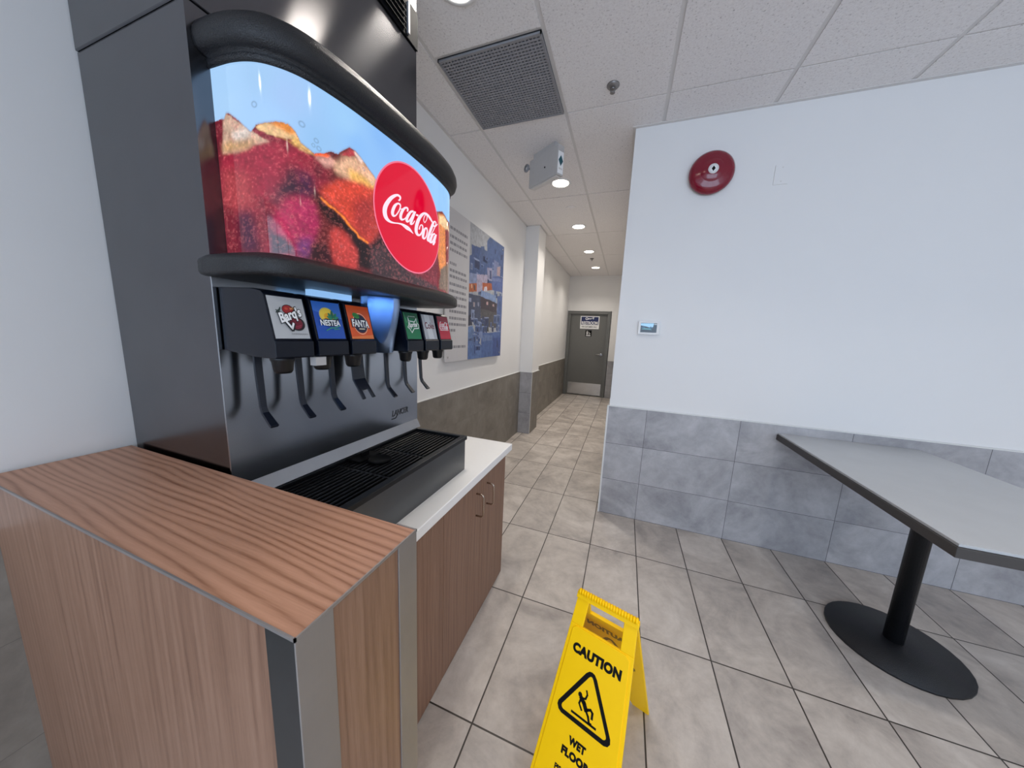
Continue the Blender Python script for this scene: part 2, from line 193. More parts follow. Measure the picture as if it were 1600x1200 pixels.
DATA['poster'] = [
  ('b9bcc3', [(2.453, 2.565), (3.59, 3.028), (3.896, 0.7), (2.519, 0.909)]),
  ('556ea0', [(2.934, 2.327), (2.989, 2.377), (3.39, 2.391), (3.412, 2.025), (3.116, 1.975), (2.953, 2.066)]),
  ('4b6296', [(2.606, 2.21), (2.802, 2.224), (2.809, 2.104), (2.568, 1.946), (2.572, 2.103), (2.611, 2.123)]),
  ('5a709e', [(2.8, 2.241), (2.868, 2.258), (2.884, 2.229), (2.955, 2.235), (2.971, 2.034), (2.789, 1.999), (2.755, 2.125)]),
  ('50699b', [(2.54, 2.044), (3.432, 2.19), (3.461, 1.924), (2.548, 1.879)]),
  ('4c639a', [(3.019, 2.187), (3.128, 2.206), (3.135, 2.128), (3.025, 2.111)]),
  ('a0a0be', [(2.952, 2.083), (3.074, 2.097), (3.084, 1.97), (2.96, 1.973)]),
  ('828cb4', [(3.113, 2.196), (3.248, 2.189), (3.227, 2.045), (3.112, 2.024)]),
  ('bea5aa', [(3.201, 2.141), (3.294, 2.161), (3.286, 2.056), (3.202, 2.053)]),
  ('3a4a7a', [(3.12, 2.295), (3.159, 2.299), (3.157, 2.256), (3.124, 2.253)]),
  ('3a4a7a', [(3.291, 2.288), (3.345, 2.295), (3.34, 2.236), (3.29, 2.231)]),
  ('40527f', [(3.014, 2.066), (3.051, 2.07), (3.057, 1.99), (3.02, 1.987)]),
  ('96a5cd', [(2.544, 1.952), (2.738, 1.978), (2.747, 1.823), (2.551, 1.806)]),
  ('c86e46', [(2.548, 1.859), (2.73, 1.893), (2.734, 1.821), (2.552, 1.79)]),
  ('beb4cd', [(2.725, 1.976), (2.958, 2.008), (2.969, 1.866), (2.735, 1.81)]),
  ('c36946', [(2.849, 1.919), (3.07, 1.949), (3.091, 1.884), (2.855, 1.838)]),
  ('f0c8a0', [(2.619, 1.865), (2.638, 1.868), (2.64, 1.835), (2.621, 1.832)]),
  ('5a4a50', [(2.668, 1.867), (2.698, 1.872), (2.7, 1.828), (2.67, 1.823)]),
  ('e8e0ea', [(2.894, 1.885), (2.951, 1.9), (2.969, 1.855), (2.883, 1.842)]),
  ('5f73af', [(3.08, 2.018), (3.466, 2.062), (3.484, 1.899), (3.091, 1.884)]),
  ('7d8cbe', [(3.065, 2.004), (3.317, 2.035), (3.32, 2.003), (3.068, 1.973)]),
  ('8ca5d2', [(2.826, 1.846), (3.195, 1.835), (3.22, 1.76), (2.817, 1.775)]),
  ('463c4b', [(2.816, 1.787), (3.237, 1.762), (3.229, 1.655), (2.824, 1.671)]),
  ('5c5a5f', [(2.824, 1.671), (3.229, 1.662), (3.227, 1.495), (2.834, 1.505)]),
  ('4b5573', [(2.529, 1.782), (2.816, 1.787), (2.834, 1.505), (2.539, 1.548)]),
  ('d2aaaa', [(2.953, 1.75), (2.999, 1.749), (3.001, 1.718), (2.956, 1.72)]),
  ('c8aaaa', [(3.11, 1.742), (3.153, 1.74), (3.155, 1.714), (3.112, 1.717)]),
  ('b4a5aa', [(2.664, 1.712), (2.696, 1.716), (2.698, 1.676), (2.666, 1.673)]),
  ('aab4d2', [(2.53, 1.75), (2.625, 1.741), (2.627, 1.708), (2.532, 1.708)]),
  ('969bb4', [(2.758, 1.722), (2.79, 1.724), (2.793, 1.686), (2.76, 1.686)]),
  ('5a73af', [(3.236, 1.84), (3.487, 1.872), (3.538, 1.418), (3.252, 1.414)]),
  ('46608f', [(3.298, 1.795), (3.334, 1.799), (3.337, 1.691), (3.301, 1.688)]),
  ('464b41', [(2.711, 1.535), (3.024, 1.539), (3.031, 1.45), (2.716, 1.454)]),
  ('3c415a', [(2.741, 1.478), (2.852, 1.446), (2.83, 1.348), (2.733, 1.384)]),
  ('32374f', [(2.561, 1.582), (2.632, 1.603), (2.657, 1.498), (2.565, 1.494)]),
  ('6e8cbe', [(2.519, 1.481), (2.663, 1.493), (2.706, 1.442), (2.696, 1.349), (2.525, 1.339)]),
  ('6482b9', [(2.524, 1.35), (2.644, 1.367), (2.775, 1.355), (2.867, 1.311), (2.871, 1.162), (2.532, 1.16)]),
  ('5573af', [(2.853, 1.434), (3.453, 1.46), (3.485, 1.161), (2.87, 1.174)]),
  ('465fa0', [(3.15, 1.387), (3.461, 1.388), (3.484, 1.176), (3.168, 1.184)]),
  ('6e87b9', [(2.883, 1.41), (3.131, 1.419), (3.136, 1.36), (2.887, 1.348)]),
  ('3c5087', [(3.267, 1.36), (3.304, 1.36), (3.304, 1.276), (3.268, 1.277)]),
  ('8296c3', [(2.797, 1.444), (2.881, 1.446), (2.885, 1.385), (2.801, 1.379)]),
  ('35466f', [(2.87, 1.603), (2.899, 1.605), (2.904, 1.533), (2.875, 1.531)]),
  ('3c5087', [(2.698, 1.314), (2.724, 1.314), (2.728, 1.23), (2.702, 1.231)]),
]
DATA['paint'] = [
  ('7a1a2c', 4, [(0.0313, 1.8882), (0.134, 1.8517), (0.2129, 1.8408), (0.2067, 1.722), (0.2005, 1.5988), (0.1143, 1.5879), (0.0103, 1.7447)]),
  ('5a1c20', 4, [(0.2, 1.8376), (0.3053, 1.8797), (0.4555, 1.9474), (0.4943, 1.8851), (0.5378, 1.8166), (0.653, 1.8256), (0.388, 1.5683), (0.1867, 1.5815), (0.1935, 1.7124)]),
  ('b89a86', 3, [(0.0274, 1.8888), (0.0375, 1.8905), (0.0475, 1.8921), (0.0749, 1.8762), (0.0973, 1.8631), (0.1114, 1.8555), (0.1248, 1.8487), (0.1336, 1.8418), (0.1425, 1.8348), (0.1204, 1.8246), (0.093, 1.8186), (0.0774, 1.8125), (0.0593, 1.8074), (0.0377, 1.8084), (0.0157, 1.8095), (0.0216, 1.8496)]),
  ('c8bcb4', 6, [(0.0496, 1.8511), (0.0728, 1.856), (0.0914, 1.8631), (0.0982, 1.8569), (0.105, 1.8507), (0.0969, 1.8434), (0.0887, 1.8361), (0.0707, 1.835), (0.0476, 1.8364), (0.0486, 1.8438)]),
  ('b08a60', 8, [(0.0194, 1.8346), (0.0607, 1.8323), (0.0945, 1.8335), (0.1095, 1.8346), (0.1239, 1.8362), (0.1087, 1.826), (0.0928, 1.8161), (0.0581, 1.8126), (0.0161, 1.812), (0.0178, 1.8234)]),
  ('dcb684', 2, [(0.1119, 1.8604), (0.1236, 1.8656), (0.1334, 1.8724), (0.1454, 1.8788), (0.1575, 1.8853), (0.1702, 1.8855), (0.1827, 1.8869), (0.189, 1.8774), (0.1955, 1.8677), (0.1963, 1.8616), (0.1972, 1.8555), (0.1818, 1.8507), (0.1668, 1.846), (0.1573, 1.8451), (0.1478, 1.8445), (0.1399, 1.8492), (0.1321, 1.8538), (0.123, 1.8563)]),
  ('d88434', 5, [(0.1426, 1.8719), (0.1512, 1.8779), (0.1598, 1.884), (0.1712, 1.8832), (0.1825, 1.8831), (0.1884, 1.8765), (0.1944, 1.8698), (0.1901, 1.8645), (0.1857, 1.8591), (0.1755, 1.8604), (0.1655, 1.8618), (0.1573, 1.8638), (0.1492, 1.8658), (0.1459, 1.8689)]),
  ('e0b468', 4, [(0.1808, 1.8522), (0.189, 1.8558), (0.1974, 1.8594), (0.2052, 1.8545), (0.2134, 1.8502), (0.213, 1.8428), (0.2126, 1.8354), (0.1983, 1.8366), (0.1846, 1.8383), (0.1827, 1.8453)]),
  ('8e1e34', 8, [(0.0154, 1.807), (0.0577, 1.8101), (0.0928, 1.8161), (0.1217, 1.8221), (0.1447, 1.8327), (0.1783, 1.8323), (0.2126, 1.8354), (0.2101, 1.788), (0.2076, 1.7399), (0.1736, 1.7281), (0.1396, 1.7193), (0.08, 1.7006), (0.0069, 1.749)]),
  ('9c3a40', 15, [(0.012, 1.784), (0.053, 1.7749), (0.0881, 1.7681), (0.0923, 1.7321), (0.0965, 1.6955), (0.0728, 1.69), (0.043, 1.6863), (0.0219, 1.6958), (0.0004, 1.7053), (0.0063, 1.7451)]),
  ('2a1024', 12, [(0.1749, 1.7888), (0.1925, 1.7943), (0.2108, 1.8003), (0.2092, 1.7702), (0.2076, 1.7399), (0.1856, 1.7313), (0.1642, 1.723), (0.1513, 1.7132), (0.1385, 1.7034), (0.1433, 1.7198), (0.148, 1.7363), (0.1617, 1.7619)]),
  ('3c1030', 14, [(0.0469, 1.6848), (0.089, 1.6822), (0.0959, 1.6394), (0.1028, 1.5959), (0.0494, 1.5959)]),
  ('5a1428', 10, [(0.1179, 1.6956), (0.1316, 1.6905), (0.1447, 1.6857), (0.1514, 1.6557), (0.1582, 1.6252), (0.1432, 1.6234), (0.1283, 1.6216), (0.1234, 1.6588)]),
  ('a01c48', 10, [(0.1641, 1.7203), (0.187, 1.7303), (0.2108, 1.741), (0.2076, 1.6793), (0.2044, 1.6166), (0.1883, 1.6179), (0.1726, 1.6191), (0.1574, 1.6319), (0.1421, 1.645), (0.1392, 1.6582), (0.1364, 1.6712), (0.1502, 1.6958)]),
  ('3a2430', 5, [(0.1297, 1.6435), (0.1511, 1.6312), (0.1726, 1.6191), (0.1744, 1.6083), (0.1762, 1.5974), (0.1513, 1.594), (0.1262, 1.5913), (0.128, 1.6175)]),
  ('dfb878', 3, [(0.1962, 1.8511), (0.2109, 1.8466), (0.2268, 1.8437), (0.2291, 1.8383), (0.2313, 1.8329), (0.2125, 1.8311), (0.1952, 1.831), (0.1957, 1.841)]),
  ('ee5a1c', 2, [(0.2267, 1.8411), (0.2358, 1.8464), (0.2451, 1.8518), (0.257, 1.8492), (0.2699, 1.8473), (0.2653, 1.8436), (0.2608, 1.8399), (0.2443, 1.8356), (0.2287, 1.8317), (0.2277, 1.8364)]),
  ('8a2034', 10, [(0.1952, 1.831), (0.2125, 1.8298), (0.2312, 1.8302), (0.2453, 1.8284), (0.2602, 1.8269), (0.2591, 1.8051), (0.2581, 1.7832), (0.2492, 1.7704), (0.2406, 1.7579), (0.2149, 1.7578), (0.1914, 1.7596), (0.1933, 1.7955)]),
  ('c89488', 5, [(0.2312, 1.8302), (0.2496, 1.8362), (0.2697, 1.8432), (0.277, 1.8405), (0.2844, 1.8377), (0.2659, 1.8255), (0.2486, 1.8141), (0.2398, 1.8222)]),
  ('5a1a28', 8, [(0.2254, 1.8149), (0.237, 1.8171), (0.2488, 1.8194), (0.2481, 1.8033), (0.2473, 1.787), (0.2379, 1.7821), (0.2286, 1.7773), (0.227, 1.7962)]),
  ('3c1838', 12, [(0.193, 1.7904), (0.2057, 1.7918), (0.2193, 1.7944), (0.2218, 1.7695), (0.2244, 1.7442), (0.2065, 1.738), (0.19, 1.7336), (0.1915, 1.7621)]),
  ('d4a888', 8, [(0.2753, 1.8364), (0.2958, 1.8545), (0.3171, 1.8734), (0.3377, 1.8761), (0.36, 1.8795), (0.385, 1.8725), (0.4113, 1.8651), (0.4087, 1.8452), (0.406, 1.8253), (0.3812, 1.8184), (0.3575, 1.8118), (0.3316, 1.8129), (0.3083, 1.8148), (0.2957, 1.8151), (0.2834, 1.8154), (0.2793, 1.826)]),
  ('dcaa58', 8, [(0.3095, 1.8434), (0.3328, 1.8423), (0.3586, 1.8421), (0.3798, 1.8377), (0.402, 1.8331), (0.3914, 1.8226), (0.381, 1.8122), (0.35, 1.8117), (0.3212, 1.8115), (0.3153, 1.8276)]),
  ('a83840', 2, [(0.2979, 1.8657), (0.3078, 1.879), (0.3179, 1.8924), (0.3259, 1.8904), (0.3347, 1.8888), (0.3354, 1.8842), (0.3361, 1.8796), (0.3163, 1.8723)]),
  ('dcc0b4', 3, [(0.3294, 1.889), (0.3338, 1.8898), (0.3383, 1.8906), (0.3499, 1.8848), (0.3619, 1.8789), (0.357, 1.8737), (0.3521, 1.8685), (0.344, 1.8741), (0.3361, 1.8796), (0.3327, 1.8843)]),
  ('c4402e', 8, [(0.2581, 1.7832), (0.2857, 1.7984), (0.3148, 1.8146), (0.3559, 1.8186), (0.4017, 1.8236), (0.412, 1.8151), (0.4225, 1.8064), (0.4195, 1.773), (0.4164, 1.7394), (0.3918, 1.7027), (0.3681, 1.6672), (0.3413, 1.6818), (0.3167, 1.6958), (0.3072, 1.7077), (0.298, 1.7194), (0.2764, 1.7279), (0.2558, 1.736), (0.2481, 1.7457), (0.2405, 1.7552), (0.2491, 1.769)]),
  ('9c2c28', 14, [(0.3164, 1.7721), (0.3645, 1.7905), (0.4183, 1.8112), (0.4173, 1.7755), (0.4164, 1.7394), (0.3918, 1.7043), (0.3682, 1.6704), (0.3433, 1.6839), (0.3201, 1.6968), (0.3182, 1.7348)]),
  ('1c0a0c', 6, [(0.2301, 1.7568), (0.2427, 1.7452), (0.2557, 1.7332), (0.2776, 1.7212), (0.3007, 1.7086), (0.3216, 1.6912), (0.3448, 1.6735), (0.3602, 1.6699), (0.3762, 1.6661), (0.3976, 1.6848), (0.4198, 1.7042), (0.4402, 1.688), (0.4618, 1.6712), (0.4636, 1.6364), (0.4653, 1.601), (0.395, 1.5981), (0.3342, 1.5959), (0.3331, 1.6176), (0.3321, 1.6392), (0.3135, 1.6559), (0.296, 1.672), (0.2758, 1.6808), (0.2565, 1.6891), (0.2435, 1.7046), (0.2309, 1.7197), (0.2305, 1.7383)]),
  ('96204c', 8, [(0.19, 1.7336), (0.2071, 1.7278), (0.2259, 1.7234), (0.2274, 1.7025), (0.229, 1.6812), (0.221, 1.6517), (0.213, 1.6223), (0.1976, 1.6083), (0.1827, 1.5949), (0.1864, 1.6651)]),
  ('5e2a60', 10, [(0.1847, 1.6329), (0.1991, 1.6384), (0.2142, 1.6445), (0.2116, 1.6193), (0.209, 1.5939), (0.1955, 1.5916), (0.1824, 1.5894), (0.1835, 1.6112)]),
  ('2c0c14', 5, [(0.2159, 1.6285), (0.236, 1.6333), (0.2571, 1.6384), (0.2575, 1.6156), (0.2579, 1.5925), (0.2314, 1.5929), (0.2065, 1.5934), (0.2112, 1.6109)]),
  ('b03a36', 7, [(0.2555, 1.6692), (0.268, 1.6785), (0.2808, 1.688), (0.2947, 1.6805), (0.3091, 1.6727), (0.3201, 1.6515), (0.3317, 1.6298), (0.33, 1.6107), (0.3284, 1.5916), (0.2967, 1.5915), (0.2671, 1.5915), (0.2603, 1.6119), (0.2538, 1.6319), (0.2547, 1.6506)]),
  ('3a2a2e', 6, [(0.3758, 1.6564), (0.4112, 1.6786), (0.4497, 1.7026), (0.4832, 1.6675), (0.5193, 1.6298), (0.6156, 1.6126), (0.7465, 1.5943), (0.5487, 1.5718), (0.4158, 1.5574), (0.3943, 1.5744), (0.3737, 1.5907), (0.3748, 1.6237)]),
  ('c8783c', 5, [(0.7093, 1.8741), (0.7635, 1.882), (0.7868, 1.686), (0.7464, 1.6284), (0.7266, 1.6737), (0.7112, 1.7179), (0.7103, 1.7969)]),
  ('e0c090', 4, [(0.7189, 1.8707), (0.7701, 1.8773), (0.8443, 1.8475), (0.7645, 1.8373), (0.7194, 1.8366), (0.7191, 1.8537)]),
  ('6a5a50', 4, [(0.7327, 1.6749), (0.7746, 1.696), (0.8574, 1.7265), (0.8394, 1.6596), (0.8215, 1.5934), (0.7636, 1.596), (0.7226, 1.6), (0.7271, 1.6374)]),
]
DATA['stroke'] = [
  ('7a2030', 1.5, 0.0109, [(0.0435, 1.8915), (0.0751, 1.878), (0.103, 1.8605), (0.127, 1.8479), (0.1454, 1.8428)]),
  ('f0802e', 3, 0.005, [(0.2426, 1.7438), (0.2613, 1.7283), (0.2916, 1.7196), (0.3102, 1.6998), (0.3374, 1.6776), (0.3662, 1.6699)]),
  ('6a3a34', 1, 0.0021, [(0.3212, 1.8929), (0.3384, 1.8935), (0.3564, 1.8851), (0.3676, 1.8786)]),
  ('a87838', 1.5, 0.0021, [(0.1549, 1.8447), (0.1757, 1.8441), (0.194, 1.839), (0.2126, 1.8354)]),
]
DATA['lines'] = [2.24, 2.179, 2.128, 2.077, 1.974, 1.921, 1.875, 1.816, 1.762, 1.715, 1.654, 1.6, 1.545, 1.495, 1.445, 1.307]
PI = math.pi

# ------------------------------------------------------------------ colour / materials
def lin(c):
    if isinstance(c, str):
        c = tuple(int(c[i:i+2], 16)/255 for i in (0, 2, 4))
    return tuple((v/12.92 if v <= .04045 else ((v+.055)/1.055)**2.4) for v in c)
def rgba(c): return lin(c)+(1.0,)

class NT:
    def __init__(s, name):
        s.m = bpy.data.materials.new(name); s.m.use_nodes = True
        s.t = s.m.node_tree; s.b = s.t.nodes['Principled BSDF']
    def n(s, kind, **kw):
        nd = s.t.nodes.new(kind)
        for k, v in kw.items():
            if k.startswith('i_'):
                nd.inputs[k[2:].replace('_', ' ')].default_value = v
            else: setattr(nd, k, v)
        return nd
    def l(s, a, b): s.t.links.new(a, b)
    def math(s, op, a, b=None, c=None):
        nd = s.t.nodes.new('ShaderNodeMath'); nd.operation = op
        for i, v in enumerate((a, b, c)):
            if v is None: continue
            if isinstance(v, (int, float)): nd.inputs[i].default_value = v
            else: s.l(v, nd.inputs[i])
        return nd.outputs[0]
    def ramp(s, fac, stops):
        r = s.t.nodes.new('ShaderNodeValToRGB')
        e = r.color_ramp.elements
        while len(e) < len(stops): e.new(.5)
        for q, (p, c) in zip(e, stops):
            q.position = p; q.color = rgba(c) if not isinstance(c, float) else (c, c, c, 1)
        s.l(fac, r.inputs[0]); return r.outputs[0]
    def mix(s, fac, a, b, mode='MIX'):
        r = s.t.nodes.new('ShaderNodeMix'); r.data_type = 'RGBA'; r.blend_type = mode
        for v, i in ((fac, 0), (a, 6), (b, 7)):
            if isinstance(v, (int, float)): r.inputs[i].default_value = v
            elif isinstance(v, tuple): r.inputs[i].default_value = v
            else: s.l(v, r.inputs[i])
        return r.outputs[2]
    def bump(s, h, strength=.2, dist=.002):
        b = s.n('ShaderNodeBump'); b.inputs['Strength'].default_value = strength; b.inputs['Distance'].default_value = dist
        s.l(h, b.inputs['Height']); s.l(b.outputs[0], s.b.inputs['Normal'])
    def noise(s, vec, scale, detail=4, rough=.55, dist=0.0):
        n = s.n('ShaderNodeTexNoise'); n.inputs['Scale'].default_value = scale; n.inputs['Detail'].default_value = detail
        n.inputs['Roughness'].default_value = rough; n.inputs['Distortion'].default_value = dist
        if vec is not None: s.l(vec, n.inputs['Vector'])
        return n.outputs['Fac']
    def pos(s): return s.n('ShaderNodeNewGeometry').outputs['Position']
    def obj(s): return s.n('ShaderNodeTexCoord').outputs['Object']
    def mapping(s, vec, scale=(1, 1, 1), loc=(0, 0, 0), rot=(0, 0, 0)):
        m = s.n('ShaderNodeMapping'); m.inputs['Scale'].default_value = scale; m.inputs['Location'].default_value = loc
        m.inputs['Rotation'].default_value = rot
        s.l(vec, m.inputs['Vector']); return m.outputs[0]

def plain(name, c, rough=.5, metal=0.0, spec=.5, var=.06, vs=30, bump=0.0, bs=200, coat=0.0):
    t = NT(name); b = t.b
    b.inputs['Roughness'].default_value = rough; b.inputs['Metallic'].default_value = metal
    b.inputs['Specular IOR Level'].default_value = spec; b.inputs['Coat Weight'].default_value = coat
    col = rgba(c)
    nz = t.noise(t.obj(), vs)
    d = tuple(v*(1-var) for v in col[:3])+(1,); u = tuple(min(1, v*(1+var)) for v in col[:3])+(1,)
    t.l(t.mix(nz, d, u), b.inputs['Base Color'])
    if bump: t.bump(t.noise(t.obj(), bs, 2), bump)
    return t.m

def emit(name, c, strength, base='101010', rough=.15):
    t = NT(name); t.b.inputs['Base Color'].default_value = rgba(base)
    t.b.inputs['Emission Color'].default_value = rgba(c); t.b.inputs['Emission Strength'].default_value = strength
    t.b.inputs['Roughness'].default_value = rough
    return t.m

def wood(name, axis, light, mid, dark, rough=.42, rings_n=16.0, ring_w=.45, tilt=(0, 0, 0)):
    t = NT(name); v = t.obj()
    s = [7.0, 7.0, 7.0]; s[axis] = 1.1
    warp = t.noise(t.mapping(v, tuple(s), rot=tilt), 1.0, 2, .45, .2)
    f = [210.0, 210.0, 210.0]; f[axis] = 9.0
    fine = t.noise(t.mapping(v, tuple(f), rot=tilt), 2.0, 4, .65)
    g = [60.0, 60.0, 60.0]; g[axis] = 1.6
    mid_n = t.noise(t.mapping(v, tuple(g), rot=tilt), 1.0, 3, .55)
    sp = t.n('ShaderNodeSeparateXYZ'); t.l(t.mapping(v, rot=tilt), sp.inputs[0])
    oth = [q for q in (0, 1, 2) if q != axis]
    if axis == 0: oth = [1, 1]
    across = t.math('ADD', sp.outputs[oth[0]], sp.outputs[oth[1]]) if oth[0] != oth[1] else sp.outputs[1]
    ph = t.math('ADD', t.math('MULTIPLY', across, rings_n*6.2832), t.math('MULTIPLY', warp, 34.0))
    band = t.math('POWER', t.math('ADD', t.math('MULTIPLY', t.math('SINE', ph), .5), .5), .55)
    k = t.math('ADD', t.math('ADD', t.math('MULTIPLY', band, ring_w), t.math('MULTIPLY', fine, .34)), t.math('MULTIPLY', mid_n, .66-ring_w))
    c = t.ramp(k, [(.26, dark), (.50, mid), (.74, light)])
    t.l(c, t.b.inputs['Base Color']); t.b.inputs['Roughness'].default_value = rough
    t.bump(fine, .08, .001)
    return t.m

def steel(name, c, rough=.28, axis=1, streak=.05, aniso=0.0):
    t = NT(name); s = [160.0, 160.0, 160.0]; s[axis] = 3.0
    nz = t.noise(t.mapping(t.obj(), tuple(s)), 2.0, 3, .6)
    blot = t.noise(t.obj(), 7.0, 4, .6)
    t.b.inputs['Metallic'].default_value = 1.0
    col = rgba(c)
    t.l(t.mix(blot, tuple(v*.86 for v in col[:3])+(1,), tuple(min(1, v*1.12) for v in col[:3])+(1,)), t.b.inputs['Base Color'])
    t.l(t.math('ADD', t.math('MULTIPLY', nz, streak), rough-streak*.5), t.b.inputs['Roughness'])
    if aniso:
        t.b.inputs['Anisotropic'].default_value = aniso; t.b.inputs['Anisotropic Rotation'].default_value = .25
        tn = t.n('ShaderNodeTangent', direction_type='RADIAL', axis='Z'); t.l(tn.outputs[0], t.b.inputs['Tangent'])
    if not aniso: t.bump(nz, .012, .0004)
    return t.m

def tiles(name, au, av, su, sv, ou, ov, grout, cols, rough=.5, g=.0035, gc='4a4540', tint=.10, rgh_bump=.25):
    """square-set tiles: au, av are world axes, su, sv sizes, ou, ov offsets"""
    t = NT(name); P = t.pos()
    sx = t.n('ShaderNodeSeparateXYZ'); t.l(P, sx.inputs[0])
    u = t.math('DIVIDE', t.math('SUBTRACT', sx.outputs[au], ou), su)
    v = t.math('DIVIDE', t.math('SUBTRACT', sx.outputs[av], ov), sv)
    def edge(q, size):
        f = t.math('FRACT', q); d = t.math('MINIMUM', f, t.math('SUBTRACT', 1.0, f))
        return t.math('MULTIPLY', d, size)
    e = t.math('MINIMUM', edge(u, su), edge(v, sv))
    mask = t.math('GREATER_THAN', e, g/2)
    idn = t.n('ShaderNodeCombineXYZ'); t.l(t.math('FLOOR', u), idn.inputs[0]); t.l(t.math('FLOOR', v), idn.inputs[1])
    wn = t.n('ShaderNodeTexWhiteNoise', noise_dimensions='3D'); t.l(idn.outputs[0], wn.inputs['Vector'])
    off = t.n('ShaderNodeVectorMath', operation='MULTIPLY_ADD'); t.l(wn.outputs['Color'], off.inputs[0])
    off.inputs[1].default_value = (7, 7, 7); t.l(P, off.inputs[2])
    n1 = t.noise(off.outputs[0], 2.6, 7, .62, .9)
    n2 = t.noise(off.outputs[0], 22, 5, .65)
    n3 = t.noise(off.outputs[0], 7.0, 7, .72, .7)
    k = t.math('ADD', t.math('ADD', t.math('MULTIPLY', n1, .62), t.math('MULTIPLY', n2, .16)), t.math('MULTIPLY', n3, .26))
    c = t.ramp(k, [(.36, cols[0]), (.52, cols[1]), (.68, cols[2])])
    tv = t.math('ADD', t.math('MULTIPLY', wn.outputs['Value'], tint), 1-tint/2)
    hsv = t.n('ShaderNodeHueSaturation'); t.l(c, hsv.inputs['Color']); t.l(tv, hsv.inputs['Value'])
    fin = t.mix(mask, rgba(gc), hsv.outputs[0])
    t.l(fin, t.b.inputs['Base Color'])
    r = t.math('ADD', t.math('MULTIPLY', n2, .18), rough-.09)
    t.l(r, t.b.inputs['Roughness'])
    sm = t.math('MINIMUM', t.math('DIVIDE', e, g), 1.0)
    t.bump(t.math('ADD', sm, t.math('MULTIPLY', n2, .12)), rgh_bump, .002)
    return t.m

